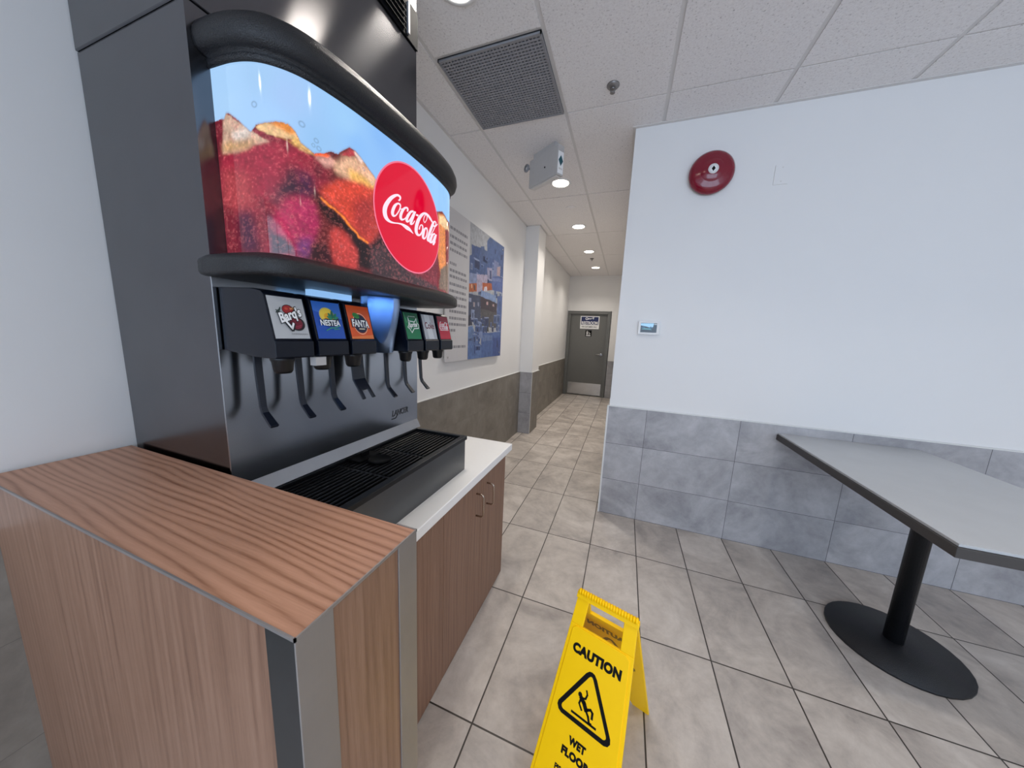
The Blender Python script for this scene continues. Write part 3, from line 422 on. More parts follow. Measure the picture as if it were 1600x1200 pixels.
# ------------------------------------------------------------------ mesh builder
class MB:
    def __init__(s): s.v = []; s.f = []; s.mi = []; s.sm = []
    def add(s, vs, fs, m=0, smooth=False):
        o = len(s.v); s.v += [tuple(map(float, p)) for p in vs]
        for f in fs: s.f.append(tuple(i+o for i in f)); s.mi.append(m); s.sm.append(smooth)
        return s
    def box(s, x0, x1, y0, y1, z0, z1, m=0):
        return s.add([(x0,y0,z0),(x1,y0,z0),(x1,y1,z0),(x0,y1,z0),(x0,y0,z1),(x1,y0,z1),(x1,y1,z1),(x0,y1,z1)],
                     [(0,3,2,1),(4,5,6,7),(0,1,5,4),(1,2,6,5),(2,3,7,6),(3,0,4,7)], m)
    def prism(s, poly, fn, h0, h1, m=0, smooth=False):
        """poly 2D, fn(a,b,h)->xyz"""
        n = len(poly); vs = [fn(a, b, h0) for a, b in poly]+[fn(a, b, h1) for a, b in poly]
        fs = [tuple(range(n-1, -1, -1)), tuple(range(n, 2*n))]
        s.add(vs, fs, m); o = len(s.v)-2*n
        for i in range(n):
            s.f.append((o+i, o+(i+1) % n, o+n+(i+1) % n, o+n+i)); s.mi.append(m); s.sm.append(smooth)
        return s
    def rings(s, rs, m=0, smooth=True, cap=(True, True), closed=True):
        n = len(rs[0]); vs = [p for r in rs for p in r]; fs = []
        for k in range(len(rs)-1):
            for i in range(n if closed else n-1):
                j = (i+1) % n; fs.append((k*n+i, k*n+j, (k+1)*n+j, (k+1)*n+i))
        s.add(vs, fs, m, smooth)
        o = len(s.v)-len(vs)
        if cap[0]: s.f.append(tuple(o+i for i in range(n-1, -1, -1))); s.mi.append(m); s.sm.append(False)
        if cap[1]: s.f.append(tuple(o+(len(rs)-1)*n+i for i in range(n))); s.mi.append(m); s.sm.append(False)
        return s
    def lathe(s, prof, o, axis=(0, 0, 1), seg=32, m=0, cap=(True, True), smooth=True):
        a = Vector(axis).normalized(); u = a.orthogonal().normalized(); w = a.cross(u); o = Vector(o)
        rs = [[tuple(o+a*h+(u*math.cos(2*PI*i/seg)+w*math.sin(2*PI*i/seg))*max(r, 1e-5)) for i in range(seg)] for r, h in prof]
        return s.rings(rs, m, smooth, cap)
    def tube(s, path, r, seg=8, m=0, rx=None):
        P = [Vector(p) for p in path]; rs = []
        up = None
        for i, p in enumerate(P):
            t = ((P[i+1] if i+1 < len(P) else p)-(P[i-1] if i else p)).normalized()
            if up is None: up = t.orthogonal().normalized()
            up = (up-t*up.dot(t)).normalized(); w = t.cross(up)
            rs.append([tuple(p+(up*math.cos(2*PI*k/seg)+w*math.sin(2*PI*k/seg))*r) for k in range(seg)])
        return s.rings(rs, m)
    def sweep(s, path, sect, side, m=0):
        """rectangular bar along a path: side = fixed width vector, sect = (half width, half thickness)"""
        P = [Vector(p) for p in path]; sd = Vector(side).normalized(); rs = []
        for i, p in enumerate(P):
            t = ((P[i+1] if i+1 < len(P) else p)-(P[i-1] if i else p)).normalized(); nn = t.cross(sd).normalized()
            hw = sect[0][i] if isinstance(sect[0], (list, tuple)) else sect[0]
            rs.append([tuple(p+sd*a*hw+nn*b*sect[1]) for a, b in ((-1,-1),(1,-1),(1,1),(-1,1))])
        return s.rings(rs, m, smooth=False)
    def poly(s, pts, m=0): return s.add(pts, [tuple(range(len(pts)))], m)
    def flat(s, vf, fn, m=0):
        v, f = vf; return s.add([fn(a, b) for a, b in v], f, m)
    def build(s, name, mats, parent=None, bevel=0.0, seg=2, local=False, kind=None, weld=False):
        me = bpy.data.meshes.new(name)
        off = Vector((0, 0, 0))
        if parent is not None and not local:
            q = parent
            while q is not None: off += q.location; q = q.parent
        me.from_pydata([(x-off.x, y-off.y, z-off.z) for x, y, z in s.v], [], s.f)
        if not isinstance(mats, (list, tuple)): mats = [mats]
        for mm in mats: me.materials.append(mm)
        me.polygons.foreach_set('material_index', s.mi); me.polygons.foreach_set('use_smooth', s.sm)
        me.update()
        o = bpy.data.objects.new(name, me); COL.objects.link(o)
        if parent is not None: o.parent = parent
        if bevel:
            b = o.modifiers.new('bevel', 'BEVEL'); b.width = bevel; b.segments = seg; b.limit_method = 'ANGLE'; b.angle_limit = math.radians(40)
        if kind: o['kind'] = kind
        return o

def tag(o, label, cat, group=None):
    o['label'] = label; o['category'] = cat
    if group: o['group'] = group
    return o
def thing(name, label, cat, loc=(0, 0, 0), group=None):
    o = bpy.data.objects.new(name, None); o.empty_display_size = .05; o.location = loc; COL.objects.link(o)
    return tag(o, label, cat, group)
def part_label(o, l): o['label'] = l; return o
def copy_tree(o, parent=None):
    c = o.copy(); COL.objects.link(c)
    if parent is not None: c.parent = parent
    for ch in list(o.children): copy_tree(ch, c)
    return c

# 2D shapes -> (verts, faces)
def text2d(body, w=None, h=None, off=0.0, shear=0.0, space=1.0):
    cu = bpy.data.curves.new('tmp_text', 'FONT'); cu.body = body; cu.size = 1; cu.offset = off; cu.shear = shear; cu.space_character = space
    cu.resolution_u = 4
    ob = bpy.data.objects.new('tmp_text', cu); COL.objects.link(ob)
    dg = bpy.context.evaluated_depsgraph_get(); dg.update()
    ev = ob.evaluated_get(dg); me = ev.to_mesh()
    v = np.array([(p.co.x, p.co.y) for p in me.vertices]); f = [tuple(p.vertices) for p in me.polygons]
    ev.to_mesh_clear(); bpy.data.objects.remove(ob); bpy.data.curves.remove(cu)
    lo = v.min(0); hi = v.max(0); v = v-(lo+hi)/2; sz = hi-lo
    sx = w/sz[0] if w else h/sz[1]; sy = h/sz[1] if h else sx
    return [tuple(p) for p in v*np.array([sx, sy])], f
def moved(vf, dx, dy, rot=0.0, sx=1.0, sy=1.0):
    c, s_ = math.cos(rot), math.sin(rot)
    return [((x*sx)*c-(y*sy)*s_+dx, (x*sx)*s_+(y*sy)*c+dy) for x, y in vf[0]], vf[1]
def ell(cx, cy, rx, ry, rot=0.0, n=28):
    return moved(([(rx*math.cos(2*PI*i/n), ry*math.sin(2*PI*i/n)) for i in range(n)], [tuple(range(n))]), cx, cy, rot)
def ring2(cx, cy, r0, r1, n=40):
    v = []; f = []
    for i in range(n):
        a = 2*PI*i/n; v += [(cx+r0*math.cos(a), cy+r0*math.sin(a)), (cx+r1*math.cos(a), cy+r1*math.sin(a))]
        j = (i+1) % n; f.append((2*i, 2*i+1, 2*j+1, 2*j))
    return v, f
def pol(pts): return list(pts), [tuple(range(len(pts)))]
def rect(x0, x1, y0, y1): return pol([(x0, y0), (x1, y0), (x1, y1), (x0, y1)])
def line2(pts, w):
    v = []; f = []
    for (a, b) in zip(pts, pts[1:]):
        dx, dy = b[0]-a[0], b[1]-a[1]; L = math.hypot(dx, dy) or 1; nx, ny = -dy/L*w/2, dx/L*w/2
        ex, ey = dx/L*w*.35, dy/L*w*.35; o = len(v)
        v += [(a[0]-nx-ex, a[1]-ny-ey), (b[0]-nx+ex, b[1]-ny+ey), (b[0]+nx+ex, b[1]+ny+ey), (a[0]+nx-ex, a[1]+ny-ey)]; f.append((o, o+1, o+2, o+3))
    return v, f
def rounded(x0, x1, y0, y1, r, n=5):
    p = []
    for cx, cy, a0 in ((x1-r, y0+r, -90), (x1-r, y1-r, 0), (x0+r, y1-r, 90), (x0+r, y0+r, 180)):
        for k in range(n+1):
            a = math.radians(a0+90*k/n); p.append((cx+r*math.cos(a), cy+r*math.sin(a)))
    return p

# ------------------------------------------------------------------ materials
M = {}
M['paint_white'] = plain('white_wall_paint', 'e6e5e4', .55, var=.015, vs=3, bump=.05, bs=350)
M['trim_white'] = plain('white_trim', 'dcdcda', .45)
M['plastic_white'] = plain('white_plastic', 'e4e4e4', .4)
M['floor'] = tiles('floor_tile', 0, 1, .302, .6068, -.703, .853, 0, ('958d88', 'bbb2aa', 'd6cec6'), .42, .006, '3b3530', .10)
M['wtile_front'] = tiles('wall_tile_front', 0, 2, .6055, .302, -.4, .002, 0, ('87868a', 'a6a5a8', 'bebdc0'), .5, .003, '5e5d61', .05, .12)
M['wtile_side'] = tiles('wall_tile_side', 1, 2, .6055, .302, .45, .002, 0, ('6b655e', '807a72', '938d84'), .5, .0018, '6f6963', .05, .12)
M['steel'] = steel('brushed_steel', 'a4a4a6', .30, 1)
M['steel_v'] = steel('brushed_steel_upright', '6c6c70', .16, 1, .02, .9)
M['steel_splash'] = steel('splash_steel', 'a9adb3', .20, 1, .02, .5)
M['steel_dark'] = steel('dark_steel', '6c6e70', .36, 1)
M['steel_bright'] = steel('bright_steel', 'd2d2d2', .24, 1)
M['chrome'] = plain('satin_chrome', 'c8c6c4', .2, 1.0)
M['chrome_warm'] = plain('satin_nickel', 'b8a898', .25, 1.0)
M['black'] = plain('black_textured_plastic', '131418', .36, var=.2, vs=260, bump=.9, bs=420)
M['black_gloss'] = plain('black_smooth_plastic', '0d0e11', .34, spec=.45)
M['black_tray'] = plain('black_tray_plastic', '060607', .6, spec=.12)
M['tray_bar'] = plain('black_grate_bars', '08080a', .32, spec=.22)
M['steel_post'] = steel('dull_steel_guard', 'a8a4a2', .6, 2)
M['valve_grey'] = plain('charcoal_plastic', '0b101c', .27, spec=.3)
M['navy_plastic'] = plain('dark_navy_plastic', '131824', .3)
M['counter'] = plain('white_solid_surface', 'faf8f5', .3, var=.02, vs=60)
M['wood_top'] = wood('walnut_laminate_top', 0, 'bf9076', 'ad8066', '84573f', .42, 62.0, .30, (0, 0, .05))
M['wood_up'] = wood('walnut_laminate_upright', 2, '9a7864', '886652', '694a3a', .45, 52.0, .10)
M['yellow'] = plain('yellow_plastic', 'ffca00', .42, spec=.22, var=.03, vs=40)
M['yellow_dim'] = plain('printed_yellow_shadow_text', '8a6c10', .5)
M['ink'] = plain('black_ink', '0b0a0a', .6, spec=.15)
M['red_gloss'] = plain('red_enamel', '7e0e28', .16, coat=.3)
M['door_grey'] = plain('grey_door_paint', '6c6c69', .45)
M['frame_grey'] = plain('grey_frame_paint', '6b6c6a', .45)
M['grille'] = plain('dark_grille', '8e8e92', .6)
M['grille_back'] = plain('grille_shadow_board', '2c2c2f', .8)
M['sprinkler'] = plain('dull_metal', '8a8684', .35, .6)
M['white_print'] = plain('white_ink', 'f2f2f2', .5)
M['navy_print'] = plain('navy_ink', '1d2a5c', .5)
M['dark_edge'] = plain('dark_table_edge', '3c3836', .5)
M['table_top'] = plain('pale_table_laminate', 'b4b6b8', .3, var=.08, vs=8)
M['gold'] = emit('lamp_lens', 'fff3e0', 14.0, 'ffffff')
M['louver_black'] = plain('flat_black_louver', '141417', .75, spec=.08)
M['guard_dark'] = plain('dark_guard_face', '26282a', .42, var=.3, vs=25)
M['box_grey'] = plain('pale_grey_plastic', 'b9b6b4', .5)  # plain pale grey, shared by the ceiling box and the valve tag
M['sticker_teal'] = plain('teal_sticker', '14505c', .5)

def ceiling_mat():
    t = NT('acoustic_ceiling_tile'); v = t.obj()
    a = t.noise(v, 95, 3, .6); b = t.noise(v, 260, 2, .7)
    k = t.math('ADD', t.math('MULTIPLY', a, .6), t.math('MULTIPLY', b, .4))
    pits = t.ramp(k, [(.30, 'a09c9a'), (.42, 'e6e2e1'), (.6, 'eeebea')])
    t.l(pits, t.b.inputs['Base Color']); t.b.inputs['Roughness'].default_value = .9
    t.b.inputs['Specular IOR Level'].default_value = .1
    t.bump(k, .5, .003); return t.m
M['ceil'] = ceiling_mat()
M['tbar'] = plain('grid_bar_white', 'd6d3d1', .5)

def attr_emit(name, strength, rough=.07):
    t = NT(name); a = t.n('ShaderNodeAttribute', attribute_name='print')
    t.b.inputs['Base Color'].default_value = (.004, .004, .004, 1)
    t.l(a.outputs['Color'], t.b.inputs['Emission Color']); t.b.inputs['Emission Strength'].default_value = strength
    t.b.inputs['Roughness'].default_value = rough; return t.m
def attr_print(name, rough=.4):
    t = NT(name); a = t.n('ShaderNodeAttribute', attribute_name='print')
    t.l(a.outputs['Color'], t.b.inputs['Base Color']); t.b.inputs['Roughness'].default_value = rough
    return t.m
def clear_plastic():
    t = NT('clear_plastic'); nt = t.t
    tr = t.n('ShaderNodeBsdfTransparent'); tr.inputs[0].default_value = (.80, .87, .97, 1)
    gl = t.n('ShaderNodeBsdfGlossy'); gl.inputs['Color'].default_value = (.35, .5, .8, 1); gl.inputs['Roughness'].default_value = .3
    df = t.n('ShaderNodeBsdfTranslucent'); df.inputs[0].default_value = (.42, .6, .95, 1)
    fr = t.n('ShaderNodeFresnel'); fr.inputs[0].default_value = 1.5
    m1 = t.n('ShaderNodeMixShader'); m2 = t.n('ShaderNodeMixShader'); m1.inputs[0].default_value = .55
    t.l(tr.outputs[0], m1.inputs[1]); t.l(df.outputs[0], m1.inputs[2])
    t.l(fr.outputs[0], m2.inputs[0]); t.l(m1.outputs[0], m2.inputs[1]); t.l(gl.outputs[0], m2.inputs[2])
    t.l(m2.outputs[0], nt.nodes['Material Output'].inputs['Surface'])
    return t.m
M['clear'] = clear_plastic()

# ------------------------------------------------------------------ room shell
CZ = 2.886
def struct(name, mb, m, parent=None, **k):
    return mb.build(name, m, parent, kind=None if parent is not None else 'structure', **k)
XL, YB, YF = -1.40, 7.80, 2.538
XE, YW = 4.0, -3.6
struct('floor', MB().box(XL-.12, XE+.12, YW-.12, YB+.3, -.1, 0), M['floor'])
cb = MB()
xs = [XL-.1]+[.103+.613*k for k in range(-2, 8) if .103+.613*k < XE]+[XE+.1]
ys = [YW-.1]+[2.26+1.22*k for k in range(-4, 5)]+[YB+.2]
GX, GY = .011, .006
for i in range(len(xs)-1):
    for j in range(len(ys)-1):
        yy = [ys[j], ys[j+1]]
        if i in (1,) and abs(ys[j]-1.04) < .01: yy = [1.04, 1.655]
        cb.box(xs[i]+GX, xs[i+1]-GX, yy[0]+GY, yy[1]-GY, CZ, CZ+.02)
cb.box(XL-.1, XE+.1, YW-.1, YB+.2, CZ+.0045, CZ+.06, 1)
struct('ceiling', cb, [M['ceil'], M['tbar']])
struct('wall_left', MB().box(XL-.12, XL, YW, YB+.2, 0, CZ+.02), M['paint_white'])
struct('wall_column', MB().box(XL, -1.218, 4.25, 4.62, 0, CZ), M['paint_white'])
wr = MB(); wr.box(-.07, XE, YF, YB+.2, 0, CZ)
struct('wall_right', wr, M['paint_white'])
wb = MB(); wb.box(XL, -1.392, YB, YB+.15, 0, CZ).box(-.36, -.07, YB, YB+.15, 0, CZ).box(-1.392, -.36, YB, YB+.15, 2.07, CZ)
wb.box(-1.392, -.36, YB+.14, YB+.15, 0, 2.07)
struct('wall_back', wb, M['paint_white'])
struct('wall_east', MB().box(XE, XE+.12, YW, YF, 0, CZ+.02), M['paint_white'])
wf = MB().box(XL, XE, YW-.12, YW, 0, .25).box(XL, XE, YW-.12, YW, 2.80, CZ+.02).box(XL, -1.25, YW-.12, YW, .25, 2.80).box(3.85, XE, YW-.12, YW, .25, 2.80)
struct('wall_front', wf, M['paint_white'])
wm = MB()
for x in (-1.25, .42, 2.12, 3.80): wm.box(x, x+.05, YW-.09, YW-.03, .25, 2.80)
wm.box(-1.25, 3.85, YW-.09, YW-.03, .25, .31).box(-1.25, 3.85, YW-.09, YW-.03, 2.75, 2.80)
struct('window_1', wm, M['frame_grey'])
# tiled wainscot (each face of wall its own cladding)
WZ = .906
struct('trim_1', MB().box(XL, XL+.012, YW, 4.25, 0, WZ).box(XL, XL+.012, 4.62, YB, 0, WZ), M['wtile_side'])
struct('trim_2', MB().box(-.082, XE, YF-.012, YF, 0, WZ).box(-.082, -.07, YF, YB, 0, WZ), M['wtile_front'])
c = MB().box(XL, -1.206, 4.238, 4.25, 0, WZ)
struct('trim_3', c, M['wtile_front'])
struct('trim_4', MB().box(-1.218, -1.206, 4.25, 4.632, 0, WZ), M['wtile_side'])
struct('trim_5', MB().box(-.36, -.082, YB-.012, YB, 0, WZ), M['wtile_front'])
# metal cap and corner strips of wainscot
struct('trim_6', MB().box(-.085, XE, YF-.015, YF+.001, WZ, WZ+.007).box(-.0865, -.074, YF-.0155, YF-.011, 0, WZ), M['trim_white'])
struct('trim_7', MB().box(XL, XL+.014, YW, 4.25, WZ, WZ+.006).box(XL, XL+.014, 4.63, YB, WZ, WZ+.006).box(XL, -1.204, 4.236, 4.251, WZ, WZ+.006)
       .box(-1.217, -1.203, 4.236, 4.632, WZ, WZ+.006).box(-1.209, -1.2035, 4.2355, 4.241, 0, WZ), M['trim_white'])
# wall angle of ceiling grid
struct('trim_8', MB().box(XL, XL+.02, YW, 4.25, CZ-.004, CZ+.003).box(XL, XL+.02, 4.62, YB, CZ-.004, CZ+.003).box(XL, -1.196, 4.228, 4.25, CZ-.004, CZ+.003).box(-1.218, -1.196, 4.25, 4.64, CZ-.004, CZ+.003)
       .box(-.09, XE, YF-.022, YF, CZ-.004, CZ+.003).box(-.09, -.07, YF, YB, CZ-.004, CZ+.003).box(XL, -.07, YB-.02, YB, CZ-.004, CZ+.003), M['tbar'])
# rear door
door = struct('door_1', MB().box(-1.312, -.448, YB+.03, YB+.075, .012, 2.0), M['door_grey'], bevel=.002)
fr = MB().box(-1.385, -1.312, YB-.02, YB+.12, 0, 2.062).box(-.448, -.372, YB-.02, YB+.12, 0, 2.062).box(-1.312, -.448, YB-.02, YB+.12, 2.0, 2.062)
part_label(fr.build('door_frame', M['frame_grey'], door, bevel=.003), 'grey steel door frame')
MB().box(-1.28, -.47, YB+.026, YB+.031, .03, .32).build('kick_plate', M['steel_bright'], door)
hd = MB().lathe([(.035, 0), (.035, .012), (.028, .016)], (-.53, YB+.03, 1.045), (0, -1, 0), 20)
hd.tube([(-.53, YB+.02, 1.045), (-.53, YB-.025, 1.045), (-.545, YB-.035, 1.045), (-.66, YB-.035, 1.045)], .011, 8)
hd.build('door_handle', M['chrome'], door)

# ------------------------------------------------------------------ door signs
t = thing('restroom_sign', 'white and navy restroom sign at the top of the grey door', 'sign', (-.853, YB+.03, 1.65))
yS = YB+.03
MB().box(-1.078, -.632, yS-.006, yS-.0005, 1.652, 1.955).build('sign_panel', M['white_print'], t)
f = lambda k: (lambda a, b: (a, yS-.0065-k*.0005, b))
sg = MB().flat(rect(-1.058, -.652, 1.748, 1.937), f(0), 0)
sg.flat(moved(text2d('RESTROOM', .375, .075, .03), -.855, 1.793), f(1), 1)
sg.flat(ring2(-.93, 1.893, .018, .032), f(1), 1)
sg.flat(line2([(-.895, 1.875), (-.882, 1.905), (-.866, 1.88), (-.85, 1.905), (-.834, 1.88), (-.818, 1.908), (-.80, 1.9), (-.785, 1.92)], .014), f(1), 1)
sg.flat(line2([(-.775, 1.885), (-.765, 1.928)], .014), f(1), 1)
sg.flat(moved(text2d('FOR CUSTOMERS ONLY', .37, .034, .02), -.855, 1.70), f(1), 2)
sg.build('lettering', [M['navy_print'], M['white_print'], M['ink']], t)
t = thing('restroom_pictogram', 'small black square pictogram plate on the grey door below the restroom sign', 'sign', (-.862, yS, 1.47))
MB().box(-.938, -.79, yS-.005, yS-.0005, 1.468, 1.618).build('sign_plate', M['ink'], t, bevel=.002)
pg = MB(); g = lambda a, b: (a, yS-.0056, b)
pg.flat(ell(-.897, 1.592, .011, .011), g).flat(pol([(-.914, 1.575), (-.88, 1.575), (-.884, 1.54), (-.886, 1.512), (-.908, 1.512), (-.910, 1.54)]), g)
pg.flat(ring2(-.842, 1.535, .016, .021), g).flat(line2([(-.86, 1.585), (-.856, 1.553), (-.836, 1.553), (-.826, 1.53)], .007), g)
pg.flat(rect(-.918, -.812, 1.482, 1.502), g)
pg.build('pictogram', M['white_print'], t)

# ------------------------------------------------------------------ ceiling fixtures
LAMP = 7.0; ROOM_LAMP = 5.2
def downlight(x, y, label, power=LAMP):
    t = thing('recessed_downlight', label, 'ceiling light', (x, y, CZ), 'recessed downlights')
    MB().lathe([(.098, 0.0), (.098, -.004), (.082, -.007), (.076, -.002), (.076, 0.0)], (x, y, CZ), (0, 0, 1), 36, cap=(False, False)).build('trim_ring', M['plastic_white'], t)
    MB().lathe([(.0755, -.0015), (.0755, -.003), (.05, -.0035)], (x, y, CZ), (0, 0, 1), 36).build('lens', M['gold'], t)
    dl = bpy.data.lights.new('downlight_lamp', 'AREA'); dl.shape = 'DISK'; dl.size = .14; dl.energy = power; dl.color = (1.0, .93, .84); dl.spread = math.radians(125)
    lo = bpy.data.objects.new('downlight_lamp', dl); COL.objects.link(lo); lo.parent = t; lo.location = (0, 0, -.006)
downlight(-.727, 3.184, 'lit round downlight nearest the hanging white box, largest of the corridor row')
downlight(-.727, 4.413, 'lit round downlight in the corridor ceiling, second along the row from the hanging white box')
downlight(-.727, 5.663, 'lit round downlight in the corridor ceiling just before the far sprinkler')
downlight(-.727, 6.92, 'lit round downlight deepest in the corridor, beyond the far sprinkler')
downlight(-.81, 1.36, 'lit round downlight on the near side of the dark ceiling vent', 4.6)
for x, y, l in ((-.2, 1.32, 'recessed downlight above the wet floor sign, just out of frame'), (.95, .55, 'recessed downlight in the near ceiling right of the wet floor sign'), (.95, -1.2, 'recessed downlight behind the viewer on the right'), (-.75, -1.2, 'recessed downlight behind the viewer on the left'),
                (2.6, .55, 'recessed downlight at the far right of the near ceiling'), (2.6, -1.2, 'recessed downlight behind the viewer at the far right')):
    downlight(x, y, l, ROOM_LAMP if x > 0 or y < 0 else 1.0)

t = thing('ceiling_return_grille', 'square dark grey return air grille set in the ceiling', 'air vent', (-.815, 1.96, CZ))
x0, x1, y0, y1 = -1.104, -.522, 1.666, 2.248
MB().box(x0, x1, y0, y1, CZ-.002, CZ+.006).build('backing_board', M['grille_back'], t)
g = MB()
for i in range(31):
    y = y0+.012+(y1-y0-.024)*i/30; g.box(x0+.006, x1-.006, y-.0052, y+.0052, CZ-.009, CZ-.002)
for i in range(30):
    x = x0+.012+(x1-x0-.024)*i/29; g.box(x-.003, x+.003, y0+.006, y1-.006, CZ-.0085, CZ-.002)
g.build('grille', M['grille'], t)
MB().box(x0, x1, y0, y0+.007, CZ-.011, CZ).box(x0, x1, y1-.007, y1, CZ-.011, CZ).box(x0, x0+.007, y0, y1, CZ-.011, CZ).box(x1-.007, x1, y0, y1, CZ-.011, CZ).build('grille_frame', M['grille'], t)

def sprinkler(x, y, label, s=1.0):
    t = thing('fire_sprinkler', label, 'sprinkler', (x, y, CZ), 'ceiling fire sprinklers')
    MB().lathe([(.036, 0), (.036, -.004), (.028, -.012), (.016, -.016), (.012, -.016)], (x, y, CZ), (0, 0, 1), 28).build('escutcheon', M['sprinkler'], t)
    b = MB().lathe([(.012, -.012), (.011, -.020), (.007, -.023)], (x, y, CZ), (0, 0, 1), 16)
    b.tube([(x-.012, y, CZ-.018), (x-.013, y, CZ-.027), (x, y, CZ-.037)], .003, 6).tube([(x+.012, y, CZ-.018), (x+.013, y, CZ-.027), (x, y, CZ-.037)], .003, 6)
    b.tube([(x-.013, y, CZ-.018), (x+.013, y, CZ-.018)], .003, 6)
    b.build('sprinkler_body', M['sprinkler'], t)
    MB().lathe([(.005, -.036), (.014, -.038), (.014, -.040), (.004, -.041)], (x, y, CZ), (0, 0, 1), 20).build('deflector', M['sprinkler'], t)
sprinkler(-.207, 2.107, 'metal fire sprinkler head on the ceiling right of the dark vent')
sprinkler(-.726, 6.15, 'small fire sprinkler head between the two farthest corridor downlights')
d = MB().lathe([(.062, 0), (.062, -.003), (.05, -.006), (.02, -.006), (.016, -.010), (.004, -.011)], (-.728, 3.79, CZ), (0, 0, 1), 32).build('ceiling_cover_plate', M['ceil'])
tag(d, 'faint round white cover plate on the ceiling between the first two corridor downlights', 'ceiling plate')

# hanging emergency unit
P0 = Vector((-.603, 2.49, 0)); P1 = Vector((-.878, 2.668, 0)); du = (P1-P0).normalized(); dn = Vector((-du.y, du.x, 0))
if dn.y < 0: dn = -dn
t = thing('emergency_light_box', 'white box hung from the ceiling with a teal diamond sticker on its end', 'emergency light', (P0.x, P0.y, CZ))
W = (P1-P0).length
eb = lambda a, b, z: tuple(P0+du*a+dn*b+Vector((0, 0, z)))
def obox(mb, a0, a1, b0, b1, z0, z1, m=0):
    v = [eb(a0,b0,z0), eb(a1,b0,z0), eb(a1,b1,z0), eb(a0,b1,z0), eb(a0,b0,z1), eb(a1,b0,z1), eb(a1,b1,z1), eb(a0,b1,z1)]
    return mb.add(v, [(0,3,2,1),(4,5,6,7),(0,1,5,4),(1,2,6,5),(2,3,7,6),(3,0,4,7)], m)
obox(MB(), 0, W, 0, .065, 2.637, 2.845).build('housing', M['box_grey'], t, bevel=.004)
obox(MB(), .05, W-.03, .012, .05, 2.845, CZ).build('ceiling_mount', M['box_grey'], t, bevel=.003)
obox(MB(), .02, W-.01, .01, .055, 2.631, 2.637).build('lower_lens', M['tbar'], t)
cc = Vector(eb(W*.42, -.001, 2.73)); MB().lathe([(.006, 0), (.006, .003)], cc, -dn, 12).build('test_button', M['ink'], t)
st = MB(); k = lambda a, b: eb(-.0008, a, b)
st.flat(rect(.004, .061, 2.648, 2.80), k, 0)
k2 = lambda a, b: eb(-.0016, a, b)
st.flat(pol([(.033, 2.70), (.057, 2.738), (.033, 2.776), (.009, 2.738)]), k2, 1).flat(rect(.014, .052, 2.676, 2.688), k2, 2)
part_label(st.build('sticker', [M['white_print'], M['sticker_teal'], M['tbar']], t), 'white sticker with teal diamond')
rc = Vector(eb(W+.03, .0, 2.80))
mb = MB().lathe([(.018, 0), (.030, .002), (.030, .012), (.018, .014)], rc, -dn, 24, m=0, cap=(True, False)); mb.lathe([(.018, .004), (.010, .006)], rc, -dn, 20, m=1)
mb.tube([tuple(rc), eb(W-.004, .02, 2.79)], .008, 8)
mb.build('lamp_head', [M['grille'], M['plastic_white']], t)

# ------------------------------------------------------------------ right wall devices
yw = YF
t = thing('fire_alarm_bell', 'round red fire alarm bell high on the white wall', 'alarm bell', (.423, yw, 2.53))
MB().lathe([(.06, 0), (.06, .03), (.02, .03)], (.423, yw, 2.53), (0, -1, 0), 28).build('back_box', M['red_gloss'], t)
MB().lathe([(.128, .022), (.132, .028), (.130, .036), (.118, .052), (.098, .062), (.070, .067), (.066, .069), (.05, .078), (.02, .082), (.001, .083)], (.423, yw, 2.53), (0, -1, 0), 56, cap=(True, False)).build('gong', M['red_gloss'], t)
b = MB().lathe([(.029, .0815), (.029, .085), (.001, .0855)], (.423, yw, 2.53), (0, -1, 0), 28, cap=(True, False))
gy = lambda a, bb: (a, yw-.0862, bb)
b.flat(pol([(.423, 2.514), (.434, 2.53), (.423, 2.546), (.412, 2.53)]), gy, 1)
b.flat(ring2(.423, 2.53, .0215, .0235), gy, 2)
part_label(b.build('badge', [M['white_print'], M['ink'], M['tbar']], t), 'white round badge with black diamond')
t = MB(); t.prism(rounded(.776, .852, 2.428, 2.542, .004), lambda a, b, h: (a, h, b), yw, yw-.005)
for z in (2.445, 2.525): t.lathe([(.004, .005), (.004, .0062)], (.814, yw, z), (0, -1, 0), 10, m=1)
tag(t.build('blank_wall_plate', [M['paint_white'], M['tbar']], bevel=.0015), 'white rectangular blank plate on the wall right of the red bell', 'wall plate')
t = thing('thermostat', 'white wall thermostat with a blue landscape screen', 'thermostat', (.148, yw, 1.47))
MB().prism(rounded(.072, .232, 1.468, 1.582, .012), lambda a, b, h: (a, h, b), yw, yw-.004).build('wall_plate', M['plastic_white'], t, bevel=.001)
MB().prism(rounded(.079, .224, 1.474, 1.574, .010), lambda a, b, h: (a, h, b), yw-.004, yw-.024).build('body', M['plastic_white'], t, bevel=.003)
sc = MB(); kk = lambda a, b: (a, yw-.0245, b); k2 = lambda a, b: (a, yw-.0249, b); k3 = lambda a, b: (a, yw-.0253, b)
sc.flat(rect(.096, .205, 1.490, 1.558), kk, 0)
sc.flat(pol([(.096, 1.555), (.184, 1.556), (.18, 1.53), (.16, 1.526), (.135, 1.533), (.096, 1.54)]), k2, 1)
sc.flat(pol([(.098, 1.512), (.175, 1.508), (.16, 1.52), (.12, 1.522)]), k2, 2).flat(rect(.186, .204, 1.546, 1.554), k2, 3)
sc.flat(pol([(.096, 1.522), (.112, 1.534), (.13, 1.524)]), k3, 4).flat(pol([(.145, 1.52), (.165, 1.534), (.182, 1.52)]), k3, 4)
sc.build('screen', [emit('screen_dark', '3a4a5a', .5), emit('screen_sky', '9fd2f8', .9), emit('screen_lake', '5f9fae', .7), emit('screen_digits', 'aab6c2', .8), emit('screen_hills', '4a7aa4', .6)], t)

